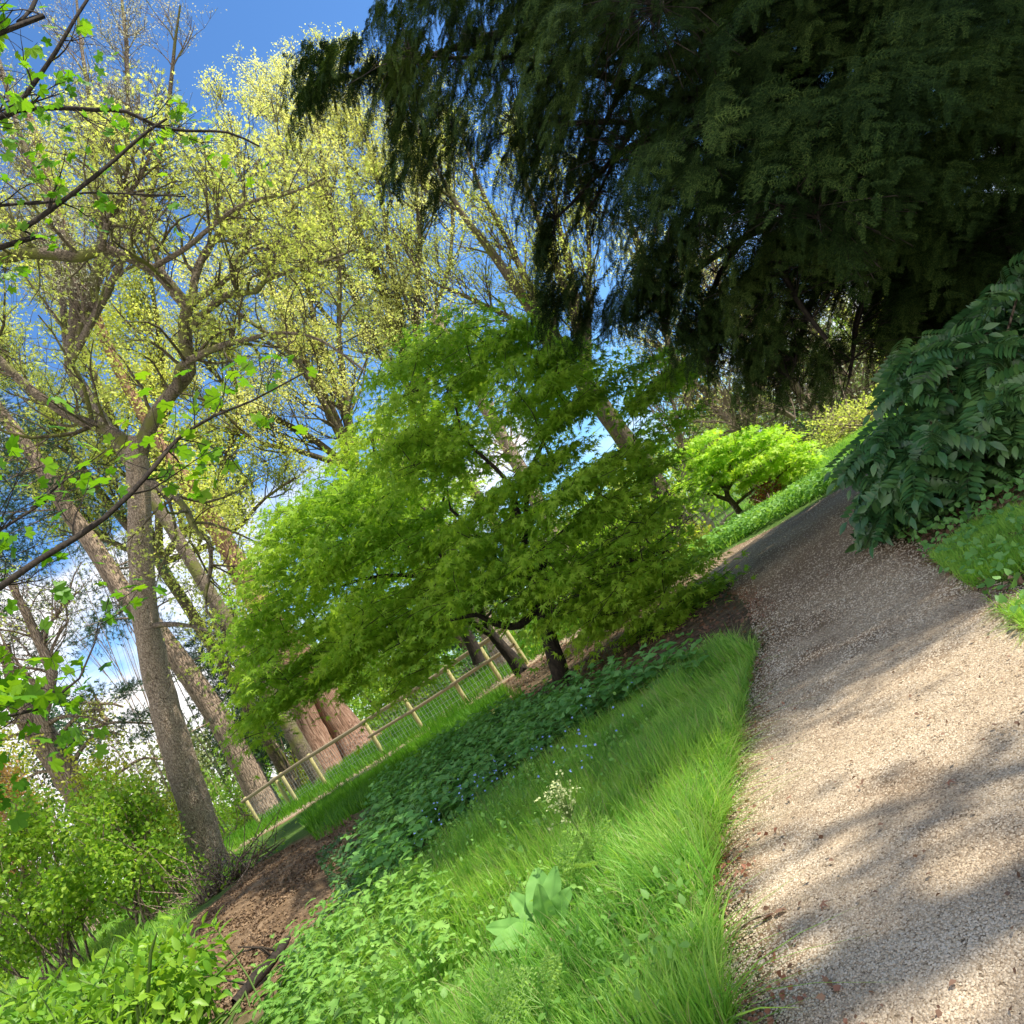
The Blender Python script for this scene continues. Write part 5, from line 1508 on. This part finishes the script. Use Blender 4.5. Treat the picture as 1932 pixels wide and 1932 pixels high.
# laurel bush at bottom left
LAU = [(140, 1860), (230, 1820), (320, 1785), (375, 1785), (395, 1820), (380, 1880), (370, 2040), (-80, 2040), (-80, 1960), (40, 1920)]
lt = shrub('laurel_bush', 'glossy bright green laurel bush at the bottom left corner', LAU, 4.3, .8, 190, 30, .075, 'laurel', T_ELL, rad=.17, stems=26, rp=80, flat=.6, stemm='stem')
for (x, y, Y, lab) in ((60, 1850, 3.9, 'single upright laurel sprig standing left of the bush'), (400, 1740, 4.2, 'small laurel sprig at the right tip of the bush')):
    top = P(x, y, Y); g_ = float(ground_z(top[0], top[1]))
    e = empty('laurel_sprig', (top[0], top[1], g_), lab, 'plant')
    tb = Tubes(); tb.add([(top[0], top[1], g_), (top[0] + .02, top[1], (g_ + top[2]) / 2), (top[0], top[1], top[2])], [.006, .005, .003], 5); tb.build('stem', M['stem'], e)
    pp_ = []; dd_ = []
    for k in range(9):
        a = k * 2.4; pp_.append(top - np.array([0, 0, .012 * (9 - k)])); dd_.append([math.cos(a), math.sin(a), .25 + .09 * k])
    V, Fa = place(*T_LANCE, np.array(pp_), frames(np.array(dd_), np.tile([0, 0, 1.], (9, 1))), np.full(9, .10)); mesh_obj('leaves', V, Fa, M['laurel'], e)

# dock plant: broad leaves in a rosette
dk = G(1060, 1800)
dz = float(ground_z(*dk))
e = empty('dock_plant', (dk[0], dk[1], dz), 'broad-leaved dock plant standing in the sunlit grass', 'plant')
for k, (a, up_, s) in enumerate([(200, 1.2, .24), (235, .8, .25), (260, .5, .22), (165, .9, .23), (300, 1.6, .21), (60, 1.9, .26), (20, 1.6, .24), (90, 1.2, .2), (330, .9, .2), (120, 2.2, .23)]):
    a = math.radians(a)
    V, Fa = place(*broad_leaf(k, .2 + .03 * (k % 3)), np.array([[dk[0] + .02 * math.cos(a), dk[1] + .02 * math.sin(a), dz + .09]]), frames(np.array([[math.cos(a), math.sin(a), up_]]), np.array([[.2, -.7, .8]])), np.array([s * .82]))
    mesh_obj('leaf', V, Fa, M['dock'], e)

# cow parsley
def fern(seed):
    r = random.Random(seed); ps = []
    for i in range(6):
        t = .22 + .75 * i / 6
        for s in (-1, 1):
            L_ = .46 * (1.02 - t) + .05; dd_ = unit(np.array([s * .8, .6, r.uniform(-.2, .05)]))
            for j in range(1, 5):
                b = np.array([0, t, -.15 * t * t]) + dd_ * L_ * j / 4
                for s2 in (-1, 1):
                    d2 = dd_ + s2 * np.array([-dd_[1], dd_[0], 0]) * .8 + np.array([0, 0, r.uniform(-.3, .2)])
                    ps.append(place(*T_DIAM, b[None], frames(np.array([d2]), np.array([[r.uniform(-.4, .4), 0, 1.]])), np.array([[.045, .075 * r.uniform(.7, 1.2), 1]])))
            ps.append(place(*T_TRI, np.array([[0, t, -.15 * t * t]]), frames(np.array([dd_]), np.array([[0, 0, 1.]])), np.array([[.008, L_, 1]])))
    ps.append(place(*T_TRI, np.zeros((1, 3)), np.eye(3)[None], np.array([[.014, 1, 1]])))
    return combine(ps)
T_FERN = fern(1)
for (x, y, top, lab) in ((1150, 1700, (1052, 1505), 'tall cow parsley with cream flower head leaning up from the grass'), (1075, 1935, None, 'feathery cow parsley leaves low at the bottom edge of the grass')):
    b = G(x, y) if top else G(x, y + 40)
    z = float(ground_z(*b))
    e = empty('cow_parsley', (b[0], b[1], z), lab, 'plant')
    n = 9 if top else 7
    a = rng.uniform(0, 6.28, n)
    dirs = np.column_stack([np.cos(a), np.sin(a), rng.uniform(.5, 1.6, n)])
    V, Fa = place(*T_FERN, np.tile([b[0], b[1], z + .13], (n, 1)), frames(dirs, np.tile([0, -.3, 1.], (n, 1))), rng.uniform(.12, .2, n))
    mesh_obj('leaves', V, Fa, M['parsley'], e)
    if top:
        Yb = b[1]; tpnt = P(*top, Yb)
        q, rr = spline([(b[0], b[1], z), ((b[0] + tpnt[0]) / 2 + .02, Yb, (z + tpnt[2]) / 2), tpnt], [.006, .005, .003], .05)
        tb = Tubes(); tb.add(q, rr, 6)
        cs = []
        for k in range(46):
            c = tpnt + rng.normal(size=3) * [.035, .035, .045] + [0, 0, -.02]; tb.add([tpnt - [0, 0, .09], c], [.0015, .001], 3); cs.append(c)
        tb.build('stem', M['stem'], e)
        cs = np.repeat(np.array(cs), 7, 0) + rng.normal(size=(46 * 7, 3)) * .008
        V, Fa = place(*T_FLW, cs, frames(rng.normal(size=cs.shape), rng.normal(size=cs.shape) * .5 + [0, 0, 1.]), np.full(len(cs), .0055))
        mesh_obj('flower_head', V, Fa, M['cream_flower'], e)
        n2 = 6; mid = q[len(q) // 2]; a = rng.uniform(0, 6.28, n2)
        V, Fa = place(*T_FERN, np.tile(mid, (n2, 1)) + rng.normal(size=(n2, 3)) * .03, frames(np.column_stack([np.cos(a), np.sin(a) * .4, np.full(n2, .6)]), np.tile([.2, -.3, 1.], (n2, 1))), np.full(n2, .15))
        mesh_obj('upper_leaves', V, Fa, M['parsley'], e)

# fallen branch at the foot of the earth bank
fb = [G(450, 1905), G(495, 1862), G(530, 1830), G(560, 1795)]
pts = [(a[0], a[1], float(ground_z(*a)) + .05 + .02 * i) for i, a in enumerate(fb)]
tb = Tubes(); p, r = spline(pts, [.03, .04, .035, .02], .06); tb.add(p, r, 9, .08)
for k in range(4):
    i = rng.integers(2, len(p) - 2); e2 = p[i] + np.array([rng.normal() * .2, rng.normal() * .1, .18]); tb.add([p[i], (p[i] + e2) / 2 + [.03, 0, .02], e2], [.01, .007, .004], 4)
tag(tb.build('fallen_branch', M['bark_dark'], None), 'dark fallen branch lying at the foot of the bare earth', 'branch')
# twig with curled dead leaves on the path
a, b = G(1390, 1785), G(1470, 1740)
e = empty('twig', (a[0], a[1], float(path_z(*a)) + .01), 'thin brown twig with curled dead leaves lying on the path near the grass', 'twig')
tb = Tubes(); tb.add([(a[0], a[1], path_z(*a) + .01), ((a[0] + b[0]) / 2, (a[1] + b[1]) / 2 + .01, path_z(*a) + .02), (b[0], b[1], path_z(*b) + .015)], [.003, .003, .002], 5); tb.build('stem', M['bark_brown'], e)
for q in (a, b):
    V, Fa = place(*T_OVATE, np.array([[q[0], q[1], path_z(*q) + .01]] * 2), frames(rng.normal(size=(2, 3)) * [1, 1, .3], np.array([[.3, 0, 1.], [-.4, .2, 1.]])), np.array([.05, .04]))
    mesh_obj('dead_leaf', V, Fa, M['litter_red'], e)
for i, (x, y, lab) in enumerate([(1562, 1722, 'curled brown dead leaf lying alone in the middle of the path'), (1800, 1490, 'orange-brown dead leaf on the shaded right part of the path'), (1500, 1515, 'pale pinkish dead leaf on the sunlit patch of path'), (1380, 1905, 'pinkish dead leaf at the bottom edge of the grass')]):
    q = G(x, y)
    V, Fa = place(*T_STAR5, np.array([[q[0], q[1], path_z(*q) + .012]]), frames(rng.normal(size=(1, 3)) * [1, 1, .1], np.array([[rng.normal() * .3, rng.normal() * .3, 1.]])), np.array([.028]))
    o = mesh_obj('dead_leaf', V, Fa, M['litter_red'], None); tag(o, lab, 'leaf')

# tree standing to the right of and behind the viewer: its crown gives the broken shade on the near path
nb_ = np.array([7.6, .6])
tn = tree('lime_tree', (nb_[0], nb_[1], float(ground_z(*nb_))), 'half-bare tree standing on the right side of the path near the viewer')
tb = Tubes(); g_ = float(ground_z(*nb_))
p, r = spline([(nb_[0], nb_[1], g_ - .2), (nb_[0], nb_[1], g_ + 3), (nb_[0] - .3, nb_[1] + .4, g_ + 7), (nb_[0], nb_[1] + .6, g_ + 11)], [.3, .24, .15, .05], .4)
tb.add(p, r, 10, .03); tb.build('trunk', M['bark_brown'], tn)
tb = Tubes(); tips = ([], [])
grow(tb, p, r, 20, 2.3, 1, .2, .18, 2, 5, .35, 1, 4, .02, .6, tips, 6, .5)
tb.build('branches', M['bark_brown'], tn, False)
foliage('leaves', leaves_at(tips, 3, .13, T_STAR5, .22, .5, .55), M['maple'], tn)

# repeats share a group
GROUPS = {'budding_tree': 'tall budding spring trees behind the maples', 'japanese_maple': 'green japanese maples', 'distant_tree': 'distant trees closing the view',
          'leafy_shrub': 'leafy green shrubs', 'dark_conifer': 'dark conifers behind the fence', 'larch_tree': 'pale-trunked conifers beyond the path', 'bare_tree': 'bare twiggy trees beyond the path',
          'beech_tree': 'pale trunks behind the maples', 'young_tree': 'slender young stems on the bank', 'laurel_sprig': 'laurel sprigs', 'dead_leaf': 'single dead leaves on the path',
          'cow_parsley': 'cow parsley plants', 'low_bush': 'low bushes behind the fence', 'azalea_shrub': 'coloured azalea shrubs', 'leafing_tree': 'yellow-green leafing trees at the left'}
for o in scene.objects:
    k = o.name.split('.')[0]
    if o.parent is None and k in GROUPS and 'group' not in o: o['group'] = GROUPS[k]
